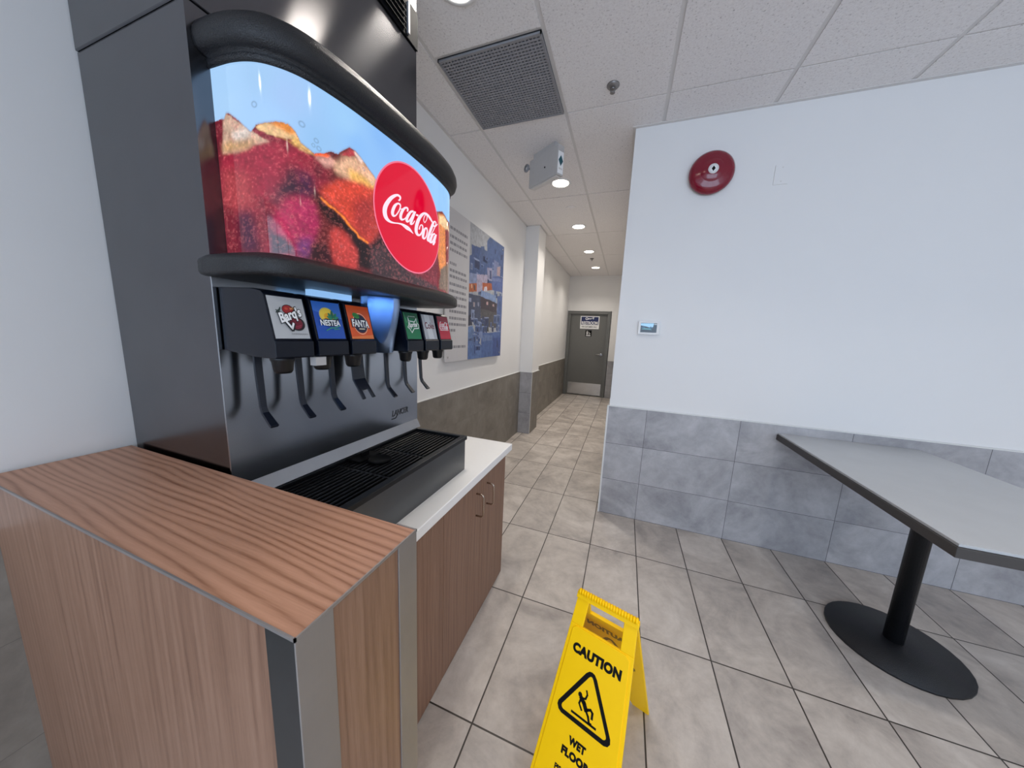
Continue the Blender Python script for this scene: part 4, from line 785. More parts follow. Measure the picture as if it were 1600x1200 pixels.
# table against the right wall
t = thing('table', 'pale topped table with a dark edge butted against the tiled wall', 'table', (1.38, 1.9, 0))
MB().box(1.03, 1.73, 1.30, yw-.013, .842, .852).build('table_top', M['table_top'], t, bevel=.001)
MB().box(1.024, 1.736, 1.294, yw-.0125, .806, .8415).build('edge_band', M['dark_edge'], t, bevel=.002)
MB().lathe([(.035, .02), (.035, .78), (.12, .80), (.12, .806)], (1.38, 1.9, 0), seg=24).build('pedestal', M['black'], t)
MB().lathe([(.24, 0), (.24, .012), (.06, .03), (.035, .032)], (1.38, 1.9, 0), seg=32).build('foot_plate', M['black'], t)

# ------------------------------------------------------------------ wall poster
t = thing('wall_poster', 'glossy poster panel on the left wall with text column and blue hillside village photo', 'poster', (-1.365, 2.8, 1.182))
PY0, PY1, PZ0, PZ1 = 2.19, 3.385, 1.182, 2.388
def inpoly(px, py, poly):
    ins = np.zeros(px.shape, bool); n = len(poly); j = n-1
    for i in range(n):
        xi, yi = poly[i]; xj, yj = poly[j]
        with np.errstate(divide='ignore', invalid='ignore'):
            cnd = ((yi > py) != (yj > py)) & (px < (xj-xi)*(py-yi)/(yj-yi+1e-12)+xi)
        ins ^= cnd; j = i
    return ins
def vnoise(x, y, seed):
    r = np.random.RandomState(seed); L = r.rand(64, 64); xi = np.floor(x).astype(int); yi = np.floor(y).astype(int)
    fx = x-xi; fy = y-yi; fx = fx*fx*(3-2*fx); fy = fy*fy*(3-2*fy)
    a = L[xi % 64, yi % 64]; b = L[(xi+1) % 64, yi % 64]; c = L[xi % 64, (yi+1) % 64]; d = L[(xi+1) % 64, (yi+1) % 64]
    return (a*(1-fx)+b*fx)*(1-fy)+(c*(1-fx)+d*fx)*fy
def fbm(x, y, seed, o=4):
    s = 0; a = .5
    for k in range(o): s = s+a*vnoise(x*2**k, y*2**k, seed+k); a *= .5
    return s
def grid_print(name, S, Z, fn, cols, mat_, parent):
    """regular grid printed with a colour per point (S, Z arrays, fn -> xyz arrays)"""
    n, m = S.shape; X, Y, Zz = fn(S, Z)
    off = np.array(parent.location)
    V = np.stack([X, Y, Zz], -1).reshape(-1, 3)-off
    idx = np.arange(n*m).reshape(n, m)
    F = np.stack([idx[:-1, :-1], idx[1:, :-1], idx[1:, 1:], idx[:-1, 1:]], -1).reshape(-1, 4)
    me = bpy.data.meshes.new(name); me.from_pydata(V.tolist(), [], F.tolist())
    at = me.color_attributes.new('print', 'FLOAT_COLOR', 'POINT')
    rg = np.concatenate([cols.reshape(-1, 3), np.ones((n*m, 1))], 1).astype(np.float32)
    at.data.foreach_set('color', rg.ravel()); me.materials.append(mat_)
    me.polygons.foreach_set('use_smooth', [True]*len(me.polygons)); me.update()
    o = bpy.data.objects.new(name, me); COL.objects.link(o); o.parent = parent
    return o
MB().box(-1.377, -1.366, PY0, PY1, PZ0, PZ1).build('acrylic_panel', plain('poster_white', 'c8c6c8', .35, var=.01), t, bevel=.001)
gs, gz = np.meshgrid(np.linspace(2.575, PY1-.002, 200), np.linspace(PZ0+.002, PZ1-.002, 300), indexing='ij')
cc = np.zeros(gs.shape+(3,))
wy = gs+(fbm(gs*14, gz*14, 3)-.5)*.010; wz = gz+(fbm(gs*14, gz*14, 9)-.5)*.012
pr = np.random.RandomState(8); hues = ['3f5488', '4d659c', '6079ad', '7f95c2', '34456f', '8c9cc0', '566c9a']
for n_, (hx, P) in enumerate(DATA['poster']):
    cc[inpoly(wy, wz, P)] = lin(hx)
    if n_ == 5 or n_ == len(DATA['poster'])-8:          # small cubic houses, doors and windows scattered over the slope
        lo_z, hi_z = ((1.62, 2.16) if n_ == 5 else (1.20, 1.56))
        for k in range(46):
            y_, z_ = pr.uniform(2.58, 3.36), pr.uniform(lo_z, hi_z); w_, h_ = pr.uniform(.03, .11), pr.uniform(.03, .10)
            q = (wy > y_) & (wy < y_+w_) & (wz > z_) & (wz < z_+h_) & (wz < 2.17); cc[q] = lin(hues[pr.randint(7)])
            q = (wy > y_+w_*.35) & (wy < y_+w_*.6) & (wz > z_+h_*.2) & (wz < z_+h_*.7); cc[q & (wz < 2.17)] = lin('2c3a60')
            q = (wy > y_) & (wy < y_+w_) & (wz > z_+h_*.9) & (wz < z_+h_) & (wz < 2.17); cc[q] = lin('9aabd0')
cc *= (.50+.55*fbm(gs*40, gz*40, 5))[..., None]
grid_print('village_photo', gs, gz, lambda s, z: (np.full_like(s, -1.3652), s, z), cc, attr_print('poster_photo_print'), t)
tx = MB()
for i, z in enumerate(DATA['lines']):
    y = 2.245; end = 2.53 if i not in (4, 14) else 2.36
    rr = random.Random(i)
    while y < end-.01:
        w = rr.uniform(.012, .045); w = min(w, end-y)
        tx.flat(rect(y, y+w, z-.011, z+.011), lambda a, b: (-1.3652, a, b)); y += w+.008
tx.build('text_column', plain('grey_text_ink', '8b898f', .5), t)
for y in (PY0+.04, PY1-.04):
    for z in (PZ0+.04, PZ1-.04):
        MB().lathe([(.008, 0), (.008, .037), (.005, .039)], (XL, y, z), (1, 0, 0), 14).build('standoff_screw', M['chrome'], t)

# ------------------------------------------------------------------ cabinet run
CT = .805
t = thing('base_cabinet', 'wood veneer base cabinet under the white counter', 'cabinet', (-1.0, 1.03, 0))
MB().box(-1.385, -.602, .47, 1.583, .0, .766).build('carcass', M['wood_up'], t)
for (a, b_, hy) in ((.60, .9355, .665), (.9385, 1.268, 1.215), (1.271, 1.583, 1.333)):
    dd = MB().box(-.6015, -.582, a, b_, .008, .760).build('door', M['wood_up'], t, bevel=.0008)
    hz0, hz1 = .585, .695
    MB().tube([(-.582, hy, hz1), (-.556, hy, hz1), (-.548, hy, hz1-.004), (-.545, hy, hz1-.012), (-.545, hy, hz0+.012), (-.548, hy, hz0+.004), (-.556, hy, hz0), (-.582, hy, hz0)], .004, 10).build('handle', M['chrome_warm'], dd)
MB().box(-.6015, -.582, .47, .597, .008, .760).build('filler_panel', M['wood_up'], t)
tag(MB().box(-1.386, -.562, .464, 1.633, .7665, CT).build('countertop', M['counter'], bevel=.003), 'white solid countertop under the drink machine', 'countertop')

# divider (half height end wall)
DZ = 1.046; DX = -.35; DY0, DY1 = .224, .461
t = thing('half_height_divider', 'walnut laminate half height divider with metal corners in the foreground', 'divider', (-.87, .34, 0))
MB().box(XL+.013, DX-.0015, DY0+.0015, DY1-.0015, 0, DZ-.002).build('core_panel', M['wood_up'], t)
MB().box(XL+.013, DX-.001, DY0+.001, DY1-.001, DZ-.002, DZ).build('top_panel', M['wood_top'], t)
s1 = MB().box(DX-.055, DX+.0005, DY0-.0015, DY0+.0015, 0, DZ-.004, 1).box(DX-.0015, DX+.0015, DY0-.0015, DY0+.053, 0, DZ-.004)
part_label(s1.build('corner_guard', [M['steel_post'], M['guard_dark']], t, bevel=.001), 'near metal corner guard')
s2 = MB().box(DX-.0015, DX+.0015, DY1-.05, DY1+.0015, 0, DZ-.004).box(DX-.05, DX+.0005, DY1-.0015, DY1+.0015, 0, DZ-.004)
part_label(s2.build('corner_guard', M['steel_post'], t, bevel=.001), 'far metal corner guard')
e = MB().box(XL+.013, DX+.002, DY0-.002, DY0+.0005, DZ-.004, DZ+.0012).box(DX-.0005, DX+.002, DY0-.002, DY1+.002, DZ-.004, DZ+.0012).box(DX-.045, DX+.002, DY1-.0005, DY1+.002, DZ-.004, DZ+.0012)
e.build('edge_strip', M['steel_post'], t)

# ------------------------------------------------------------------ drip tray
t = thing('drip_tray', 'long steel fronted drip tray with black grate on the white counter', 'drip tray', (-.78, .84, CT))
tx0, tx1, ty0, ty1, tz = -.917, -.645, .475, 1.211, .966
sh = MB().box(tx1-.006, tx1, ty0, ty1, CT, tz-.016).box(tx0, tx1-.006, ty1-.006, ty1, CT, tz-.016).box(tx0, tx1-.006, ty0, ty0+.006, CT, tz-.016).box(tx0, tx1-.006, ty0+.006, ty1-.006, CT, CT+.02)
part_label(sh.build('steel_shell', M['steel_dark'], t, bevel=.001), 'dull steel front and ends')
rm = MB()
rm.box(tx1-.018, tx1+.007, ty0-.004, ty1+.006, tz-.018, tz).box(tx0, tx0+.016, ty0-.004, ty1+.006, tz-.018, tz)
rm.box(tx0+.016, tx1-.018, ty1-.012, ty1+.006, tz-.018, tz).box(tx0+.016, tx1-.018, ty0-.004, ty0+.012, tz-.018, tz)
rm.box(tx0+.004, tx1-.018, ty0+.008, ty1-.012, tz-.05, tz-.046)
rm.build('rim', M['black_gloss'], t, bevel=.003)
gr = MB(); n = 13
for i in range(n):
    x = tx0+.026+(tx1-.018-tx0-.036)*i/(n-1)
    for a, b_ in ((ty0+.014, .755), (.765, .945), (.955, ty1-.014)):
        gr.box(x-.0045, x+.0045, a, b_, tz-.022, tz-.010)
for y in (ty0+.014, .755, .945, ty1-.022): gr.box(tx0+.018, tx1-.02, y, y+.010, tz-.026, tz-.012)
gr.build('grate', M['tray_bar'], t, bevel=.002)
dc = MB().lathe([(.040, -.008), (.040, -.002), (.036, -.001), (.034, -.006), (.001, -.006)], (-.80, .852, tz), (0, 0, 1), 32, cap=(True, False))
dc.box(-.90, -.842, .80, .90, tz-.010, tz-.004).box(-.875, -.868, .835, .87, tz-.004, tz+.012)
dc.build('drain_cover', M['black_tray'], t)
MB().lathe([(.013, 0), (.013, .010), (.008, .012)], (-.665, ty1+.0, .905), (0, 1, 0), 18).build('side_plug', M['valve_grey'], t)

# ------------------------------------------------------------------ soda dispenser
t = thing('soda_dispenser', 'six valve fountain drink dispenser with a lit cola sign on top', 'drink dispenser', (-1.15, .85, CT))
SX = -.925; MY0, MY1 = .468, 1.237
MB().box(-1.388, SX-.004, MY0+.004, MY1-.004, CT, 1.55).box(-1.388, SX-.004, MY0+.004, MY1-.004, 1.55, 2.094).build('cabinet_body', M['steel_v'], t)
bp = MB().box(SX-.004, SX, MY0, MY1, .966, 1.545).build('backsplash', M['steel_splash'], t, bevel=.001)
fl = MB().prism([(SX, 1.005), (SX+.006, .994), (SX+.020, .968), (SX+.020, .9665), (SX, .9665)], lambda a, b, h: (a, h, b), MY0+.002, MY1-.002).build('splash_flange', M['steel'], t, bevel=.001)
lg = MB(); v_, f_ = moved(text2d('LANCER', .105, .027, .02, .15), 1.115, 1.066)
lg.flat((v_, f_), lambda a, b: (SX+.0012, a, b), 0)
lg.flat(line2([(1.06, 1.042), (1.085, 1.043), (1.096, 1.055)], .004), lambda a, b: (SX+.0012, a, b), 0)
lg.build('maker_name', M['steel_dark'], bp)
# plan outline of the lit sign
PLAN = [(-.93,.508),(-.86,.512),(-.81,.525),(-.775,.55),(-.75,.585),(-.735,.63),(-.722,.70),(-.713,.80),(-.708,.90),(-.708,1.0),(-.714,1.1),(-.727,1.175),(-.752,1.228),(-.79,1.258),(-.85,1.268),(-.93,1.27)]
PA = np.array(PLAN); seg_ = np.hypot(*np.diff(PA, axis=0).T); CUM = np.concatenate([[0], np.cumsum(seg_)])
# smooth plan curve (Catmull-Rom through the points, same arc parameter)
def plan_curve(npts):
    P = np.vstack([2*PA[0]-PA[1], PA, 2*PA[-1]-PA[-2]]); out = []; par = []
    for i in range(1, len(P)-2):
        p0, p1, p2, p3 = P[i-1:i+3]
        for k in range(12):
            q = k/12
            out.append(.5*((2*p1)+(-p0+p2)*q+(2*p0-5*p1+4*p2-p3)*q*q+(-p0+3*p1-3*p2+p3)*q**3)); par.append(CUM[i-1]+(CUM[i]-CUM[i-1])*q)
    out.append(PA[-1]); par.append(CUM[-1])
    return np.array(out), np.array(par)
CV, CP = plan_curve(12)
tg = np.gradient(CV, axis=0); tg /= np.linalg.norm(tg, axis=1)[:, None]; NR = np.stack([tg[:, 1], -tg[:, 0]], 1)
def on_sign(s, z, off=0.0):
    x = np.interp(s, CP, CV[:, 0])+np.interp(s, CP, NR[:, 0])*off; y = np.interp(s, CP, CV[:, 1])+np.interp(s, CP, NR[:, 1])*off
    return x, y, z
def offset_ring(off, z, xb=-.93):
    r = CV+NR*off; r = r.copy()
    r[0, 0] = xb; r[-1, 0] = xb
    r[:, 0] = np.maximum(r[:, 0], xb)
    return [(p[0], p[1], z) for p in r]
SZ0, SZ1 = 1.578, 1.992
NS, NZ = 620, 250
gs, gz = np.meshgrid(np.linspace(0, CUM[-1], NS), np.linspace(SZ0, SZ1, NZ), indexing='ij')
def shepard(pts, x, y, p=3.2):
    num = 0; den = 0
    for s, z, c in pts:
        w = 1/((x-s)**2+(y-z)**2+1e-5)**(p/2); num = num+w[..., None]*np.array(lin(c)); den = den+w
    return num/den[..., None]
wx = gs+(fbm(gs*28, gz*28, 21)-.47)*.030; wz = gz+(fbm(gs*28, gz*28, 33)-.47)*.030
sky = shepard(DATA['sky'], gs, gz, 2.5)
def blur2(m, sg):
    r = max(1, int(3*sg)); k = np.exp(-.5*(np.arange(-r, r+1)/sg)**2); k /= k.sum()
    for ax in (0, 1):
        m = np.apply_along_axis(lambda v: np.convolve(np.pad(v, r, mode='edge'), k, 'valid'), ax, m)
    return m
wx = gs+(fbm(gs*45, gz*45, 21)-.47)*.014; wz = gz+(fbm(gs*45, gz*45, 33)-.47)*.014
liq = np.zeros(gs.shape+(3,))+np.array(lin('6a1826'))
for c, bl, P in DATA['paint']:
    m = blur2(inpoly(wx, wz, P).astype(float), max(.7, bl*.42))[..., None]
    liq = liq*(1-m)+m*np.array(lin(c))
for c, bl, w_, P in DATA['stroke']:
    d = np.full(gs.shape, 9.0)
    for (s0, z0), (s1, z1) in zip(P, P[1:]):
        L2 = (s1-s0)**2+(z1-z0)**2; tt = np.clip(((wx-s0)*(s1-s0)+(wz-z0)*(z1-z0))/L2, 0, 1)
        d = np.minimum(d, np.hypot(wx-s0-tt*(s1-s0), wz-z0-tt*(z1-z0)))
    m = blur2((d < w_/2).astype(float), max(.6, bl*.3))[..., None]
    liq = liq*(1-m)+m*np.array(lin(c))
tex = fbm(gs*70, gz*70, 41); tex2 = fbm(gs*210, gz*210, 51, 3)
liq = liq*(.78+.62*tex+0.8*(tex2-.42))[..., None]
liq = liq*1.12+np.maximum(tex2-.56, 0)[..., None]*np.array([1.0, .34, .3])
# bubbles in the liquid
bd = sorted([p for p in DATA['bnd'] if p]); bz = np.interp(gs[:, 0], [p[0] for p in bd], [p[1] for p in bd])
bz = bz+(fbm(gs[:, 0]*60, gs[:, 0]*0, 71)-.47)*.006
under = gz < bz[:, None]
ds = gs[1, 0]-gs[0, 0]; dz = gz[0, 1]-gz[0, 0]
rb = np.random.RandomState(12)
for k in range(5000):
    s = rb.uniform(0, CUM[-1]); z = rb.uniform(SZ0, SZ1); r = rb.choice([.0018, .0024, .0032, .0048], p=[.5, .32, .14, .04])
    i0, i1 = max(0, int((s-r*1.5)/ds)), min(NS, int((s+r*1.5)/ds)+2); j0, j1 = max(0, int((z-r*1.5-SZ0)/dz)), min(NZ, int((z+r*1.5-SZ0)/dz)+2)
    if vnoise(np.array([s*9]), np.array([z*9]), 81)[0] < .36: continue
    d = np.hypot(gs[i0:i1, j0:j1]-s, gz[i0:i1, j0:j1]-z)/r
    a = np.exp(-((d-.85)/.28)**2)*.20; lo = (d < .7)*.12
    liq[i0:i1, j0:j1] = liq[i0:i1, j0:j1]*(1-lo[..., None])
    liq[i0:i1, j0:j1] = liq[i0:i1, j0:j1]*(1-a[..., None])+a[..., None]*np.array(lin('e0787a'))
cols = np.where(under[..., None], liq, sky)
line = np.exp(-((gz-bz[:, None])/.0030)**2)*.35*(gs > .02)
cols = cols*(1-line[..., None])+line[..., None]*np.array(lin('7a2c26'))
for s, z, r in ((.115, 1.905, .006), (.205, 1.89, .006), (.235, 1.868, .005), (.228, 1.855, .004), (.24, 1.853, .005), (.36, 1.86, .004), (.385, 1.835, .004)):
    d = np.hypot(gs-s, gz-z)/r; a = np.exp(-((d-.9)/.25)**2)*.6
    cols = cols*(1-a[..., None])+a[..., None]*np.array(lin('6a86a6'))
cols = np.clip(cols, 0, 1.2)
lp = grid_print('lit_sign_panel', gs, gz, lambda s, z: on_sign(s, z), cols, attr_emit('backlit_print', 1.05), t)
part_label(lp, 'backlit picture of iced cola under a pale blue sky')
# red disc with script logo
sc0 = np.interp(.925, CV[:, 1], CP)
def disc(name, r0, r1, off, m, parent):
    mb = MB(); n = 72; nr = 10; V = []; F = []
    for j in range(nr+1):
        r = r0+(r1-r0)*j/nr
        for i in range(n):
            a = 2*PI*i/n; x, y, z = on_sign(sc0+r*math.cos(a), 1.79+r*math.sin(a), off); V.append((float(x), float(y), float(z)))
    for j in range(nr):
        for i in range(n):
            k = (i+1) % n; F.append((j*n+i, j*n+k, (j+1)*n+k, (j+1)*n+i))
    mb.add(V, F, 0, True); return mb.build(name, m, parent)
dk = disc('logo_disc', .0005, .161, .0015, emit('backlit_red', 'f00034', .85, '100002', .07), t)
part_label(dk, 'round red backlit disc')
disc('disc_border', .161, .1655, .0017, emit('backlit_pink', 'ff7f9c', .9, '200004', .07), dk)
lm = MB()
for r in DATA['logo']:
    V = []; F = []
    for a, b, c2, d2 in r:
        for s, z in ((a, b), (c2, d2)):
            x, y, zz = on_sign(s, z, .0030); V.append((float(x), float(y), float(zz)))
    for i in range(len(r)-1): F.append((2*i, 2*i+1, 2*i+3, 2*i+2))
    lm.add(V, F)
part_label(lm.build('script_lettering', emit('backlit_white', 'fbe6f4', 1.0, '303030', .1), dk), 'white flowing script lettering')

# ledge under the sign
LP = [(-.925,.446),(-.83,.446),(-.76,.455),(-.715,.478),(-.690,.525),(-.676,.62),(-.668,.75),(-.662,.90),(-.662,1.04),(-.670,1.13),(-.692,1.20),(-.735,1.246),(-.80,1.258),(-.925,1.262)]
def smooth_plan(P, n=6):
    P = np.array(P); Q = np.vstack([2*P[0]-P[1], P, 2*P[-1]-P[-2]]); out = []
    for i in range(1, len(Q)-2):
        p0, p1, p2, p3 = Q[i-1:i+3]
        for k in range(n):
            q = k/n; out.append(.5*((2*p1)+(-p0+p2)*q+(2*p0-5*p1+4*p2-p3)*q*q+(-p0+3*p1-3*p2+p3)*q**3))
    out.append(P[-1]); return np.array(out)
LC = smooth_plan(LP); tl = np.gradient(LC, axis=0); tl /= np.linalg.norm(tl, axis=1)[:, None]; LN = np.stack([tl[:, 1], -tl[:, 0]], 1)
def lring(off, z):
    r = LC+LN*off; r[:, 0] = np.maximum(r[:, 0], -.925); return [(p[0], p[1], z) for p in r]
MB().rings([lring(-.012, 1.533), lring(-.003, 1.536), lring(0, 1.542), lring(0, 1.564), lring(-.003, 1.569), lring(-.020, 1.582), lring(-.06, 1.584)], 0, True).build('sign_ledge', M['black'], t)
# moulded frame over the sign
fm = MB().rings([offset_ring(-.012, 1.988), offset_ring(.004, 1.986), offset_ring(.006, 2.000), offset_ring(.004, 2.004), offset_ring(.014, 2.008), offset_ring(.024, 2.014), offset_ring(.029, 2.030), offset_ring(.027, 2.048), offset_ring(.018, 2.066), offset_ring(.002, 2.080), offset_ring(-.02, 2.088), offset_ring(-.06, 2.092)], 0, True)
fm.build('sign_hood', M['black'], t)

# valves
LOGO = DATA['logo']; la = np.array([p for r in LOGO for p in r]).reshape(-1, 2); lo_, hi_ = la.min(0), la.max(0)
def small_logo(w, cx, cy, asp=.42):
    out = ([], [])
    for r in LOGO:
        o = len(out[0])
        for a, b, c2, d2 in r:
            for s, z in ((a, b), (c2, d2)):
                # level the sloping script
                out[0].append((cx+((s-lo_[0])/(hi_[0]-lo_[0])-.5)*w, cy+((z-lo_[1])/(hi_[1]-lo_[1])-.5)*w*asp))
        for i in range(len(r)-1): out[1].append((o+2*i, o+2*i+1, o+2*i+3, o+2*i+2))
    return out
pm = {}
def ink(c, rough=.3):
    if c not in pm: pm[c] = plain('label_ink_'+c, c, rough)
    return pm[c]
def fine(x0, x1, y, h, seed):
    v, f = [], []; r = random.Random(seed); x = x0
    while x < x1:
        w = min(r.uniform(.02, .06), x1-x); q = rect(x, x+w, y-h/2, y+h/2); o = len(v); v += q[0]; f += [tuple(i+o for i in g) for g in q[1]]; x += w+.015
    return v, f
A_ = .097/.081
ART = {
 'root_beer': ('b9bbbd', [('2a3a34', ell(-.27, .66, .09, .02, .6)), ('2a3a34', ell(-.26, .64, .09, .02, -.5)), ('2a3a34', ell(-.22, .70, .06, .02, 1.1)), ('2a0a10', ell(.01, .70, .17, .12)), ('a02024', ell(.0, .70, .15, .10)), ('c84a30', ell(-.04, .72, .05, .03)), ('d8a060', moved(text2d('MIX', .16, .05, .02), .14, .735, .2)),
    ('1c0c12', ell(.19, .36, .22, .17)), ('6e1024', ell(.16, .37, .18, .145)), ('a03048', line2([(.04, .33), (.16, .29), (.30, .33)], .016)), ('a03048', line2([(.06, .28), (.16, .25), (.28, .29)], .012)),
    ('141216', moved(text2d("Barq's", .72, .36, .085, .15), .03, .545, .30)), ('141216', line2([(-.20, .50), (.0, .23), (.06, .34)], .12)), ('f4f4f4', line2([(-.20, .50), (.0, .24), (.06, .36)], .055)), ('f4f4f4', moved(text2d("Barq's", .68, .32, .035, .15), .03, .545, .30)), ('3a3a3c', fine(-.06, .42, .105, .012, 1))]),
 'iced_tea': ('1d50b0', [('2f6cc8', pol([(-.5, .75), (.5, .55), (.5, 1), (-.5, 1)])), ('d8c860', ell(-.04, .64, .27, .21)), ('f2d040', ell(-.04, .64, .235, .18)), ('e8a820', ell(-.02, .60, .13, .10)), ('10243c', pol([(-.34, .48), (-.12, .55), (.1, .53), (.38, .58), (.36, .42), (.2, .34), (-.05, .33), (-.3, .38)])),
    ('14604c', ell(.14, .66, .05, .12, -.15)), ('1c7a58', ell(.06, .62, .045, .10, .6)), ('1c7a58', ell(.23, .63, .04, .10, -.8)), ('2a8a64', ell(.02, .57, .03, .09, 1.1)), ('2a8a64', ell(.27, .575, .03, .09, -1.2)),
    ('f6f8fa', moved(text2d('NESTEA', .72, .16, .03), .02, .43)), ('3aa070', line2([(-.18, .22), (0, .29), (.16, .30), (.34, .36)], .025)), ('3aa070', line2([(.1, .25), (.3, .27)], .02))]),
 'orange_soda': ('e0561e', [('e87a3a', pol([(-.5, 0), (.5, 0), (.5, .12), (-.5, .06)])), ('f4b890', ring2(0, .46, .30, .325)), ('161c3c', ell(0, .46, .30, .28)), ('2e8a3c', ell(-.14, .70, .15, .08, -.25)), ('1c5c2c', line2([(-.26, .72), (-.02, .68)], .02)), ('161c3c', moved(text2d('FANTA', .80, .27, .07), .0, .46, -.04)), ('f8f8f6', moved(text2d('FANTA', .74, .22, .03), .0, .465, -.04)), ('f0e2c0', rect(-.12, .14, .285, .315))]),
 'lime_soda': ('067a4a', [('0c5c3c', pol([(-.5, .82), (.5, .74), (.5, 1), (-.5, 1)])), ('58b47c', line2([(-.46, .98), (-.36, .62)], .03)), ('e8f4ee', line2([(-.22, .82), (-.18, .68), (.2, .66), (.36, .80), (.36, .62), (.46, .56), (.42, .42), (.08, .40), (-.12, .24), (-.22, .38), (-.34, .44), (-.24, .54), (-.22, .82)], .035)), ('e8f4ee', fine(-.2, .3, .86, .02, 3)), ('f4f8f6', moved(text2d('Sprite', .60, .25, .03, .2), .04, .52, .06))]),
 'diet_cola': ('b8babe', [('d4d6d8', pol([(-.2, 0), (.25, 0), (.1, 1), (-.3, 1)])), ('6a1830', moved(text2d('Coke', .74, .28, .02), .02, .56)), ('a8384c', moved(text2d('Diet', .14, .05, .02), .30, .74, 1.5))]),
 'cola': ('c01c38', [('8e1a34', pol([(-.5, .78), (.5, .70), (.5, 1), (-.5, 1)])), ('fbeef2', small_logo(.84, .0, .60)), ('fbeef2', fine(-.40, .40, .40, .035, 5))]),
}
VALVES = [('root_beer', .4775), ('iced_tea', .583), ('orange_soda', .688), ('lime_soda', .933), ('diet_cola', 1.041), ('cola', 1.149)]
LABELS = {'root_beer': 'leftmost valve, silver label with white script', 'iced_tea': 'valve with the blue label and yellow sun', 'orange_soda': 'valve with the orange label',
          'lime_soda': 'valve with the green label', 'diet_cola': 'valve with the plain silver label', 'cola': 'rightmost valve, red label'}
prof = [(-.920, 1.362), (-.80, 1.352), (-.738, 1.352), (-.735, 1.356), (-.7355, 1.392), (-.741, 1.396), (-.7655, 1.496), (-.772, 1.503), (-.80, 1.509), (-.920, 1.512)]
for key, y0 in VALVES:
    y1 = y0+.0925; yc = (y0+y1)/2
    vb = MB().prism(prof, lambda a, b, h: (a, h, b), y0, y1).build('dispensing_valve', M['valve_grey'], t, bevel=.002)
    part_label(vb, LABELS[key])
    bg, art = ART[key]
    A0 = Vector((-.741, 0, 1.396)); B0 = Vector((-.7655, 0, 1.496)); ud = B0-A0; nn = Vector((ud.z, 0, -ud.x)).normalized()
    Wl = .0825
    def lf(k):
        return lambda u, v: tuple(A0+ud*(.02+v*.955)+Vector((0, yc+u*Wl, 0))+nn*(.0008+.00022*k))
    lb = MB(); lb.flat(rect(-.5, .5, 0, 1), lf(0), 0); mats = [ink(bg, .25)]
    for k, (c, sh) in enumerate(art):
        if ink(c) not in mats: mats.append(ink(c))
        lb.flat(sh, lf(k+1), mats.index(ink(c)))
    lb.build('label', mats, vb)
    MB().lathe([(.026, 1.353), (.026, 1.345), (.023, 1.34), (.0205, 1.318), (.016, 1.312), (.012, 1.312)], (-.785, yc, 0), (0, 0, 1), 20).build('nozzle', M['black_gloss'], vb)
    MB().sweep([(-.880, yc, 1.358), (-.878, yc, 1.30), (-.872, yc, 1.215), (-.866, yc, 1.200), (-.838, yc, 1.172), (-.832, yc, 1.168)], ([.009, .009, .008, .0085, .010, .010], .0035), (0, 1, 0)).build('lever', M['navy_plastic'], vb, bevel=.001)
    if key == 'iced_tea':
        part_label(MB().box(-.762, -.742, y0-.006, y0+.024, 1.329, 1.351).build('white_tag', M['box_grey'], vb), 'small white tag')
# ice chute, its lever, light bar
MB().lathe([(.061, 1.530), (.060, 1.500), (.036, 1.352), (.0335, 1.352), (.0575, 1.500), (.0585, 1.530), (.061, 1.530)], (-.778, .848, 0), (0, 0, 1), 36, cap=(False, False)).build('ice_chute', M['clear'], t)
il = MB().sweep([(-.884, .838, 1.40), (-.878, .838, 1.30), (-.872, .838, 1.252), (-.858, .838, 1.230)], (.026, .003), (0, 1, 0))
il.sweep([(-.858, .838-.0195, 1.231), (-.835, .838-.021, 1.198), (-.828, .838-.022, 1.188)], (.0065, .003), (0, 1, 0)).sweep([(-.858, .838+.0195, 1.231), (-.835, .838+.021, 1.198), (-.828, .838+.022, 1.188)], (.0065, .003), (0, 1, 0))
il.sweep([(-.860, .838, 1.234), (-.848, .838, 1.216)], (.025, .003), (0, 1, 0))
part_label(il.build('ice_lever', M['navy_plastic'], t, bevel=.001), 'wide forked ice lever')
part_label(MB().box(-.875, -.852, .66, .80, 1.503, 1.537).build('light_bar', emit('blue_led_bar', '93c2f4', .9, '405070'), t), 'glowing pale blue light bar')
ld = bpy.data.lights.new('led_light', 'AREA'); ld.energy = .2; ld.color = (.35, .6, 1.0); ld.shape = 'RECTANGLE'; ld.size = .07; ld.size_y = .07
lo = bpy.data.objects.new('led_light', ld); lo.location = (-.778, .848, 1.531); COL.objects.link(lo)

# ice machine above
t = thing('ice_machine', 'stainless ice machine cabinet standing above the lit sign', 'ice machine', (-1.15, .85, 2.095))
MB().box(-1.388, SX, MY0, 1.242, 2.095, 2.80).build('cabinet', M['steel_v'], t, bevel=.003)
lv = MB().box(SX, SX+.006, MY0+.01, 1.243, 2.567, 2.70).build('louver_panel', M['louver_black'], t, bevel=.002)
sl = MB()
for z in (2.585, 2.605, 2.625, 2.645, 2.665): sl.prism([(SX+.006, z), (SX+.016, z-.008), (SX+.016, z-.005), (SX+.006, z+.004)], lambda a, b, h: (a, h, b), MY0+.05, 1.16)
sl.build('louver_slats', M['louver_black'], lv)
MB().box(SX+.006, SX+.014, 1.174, 1.184, 2.58, 2.685).build('louver_end_strip', M['grille'], lv)

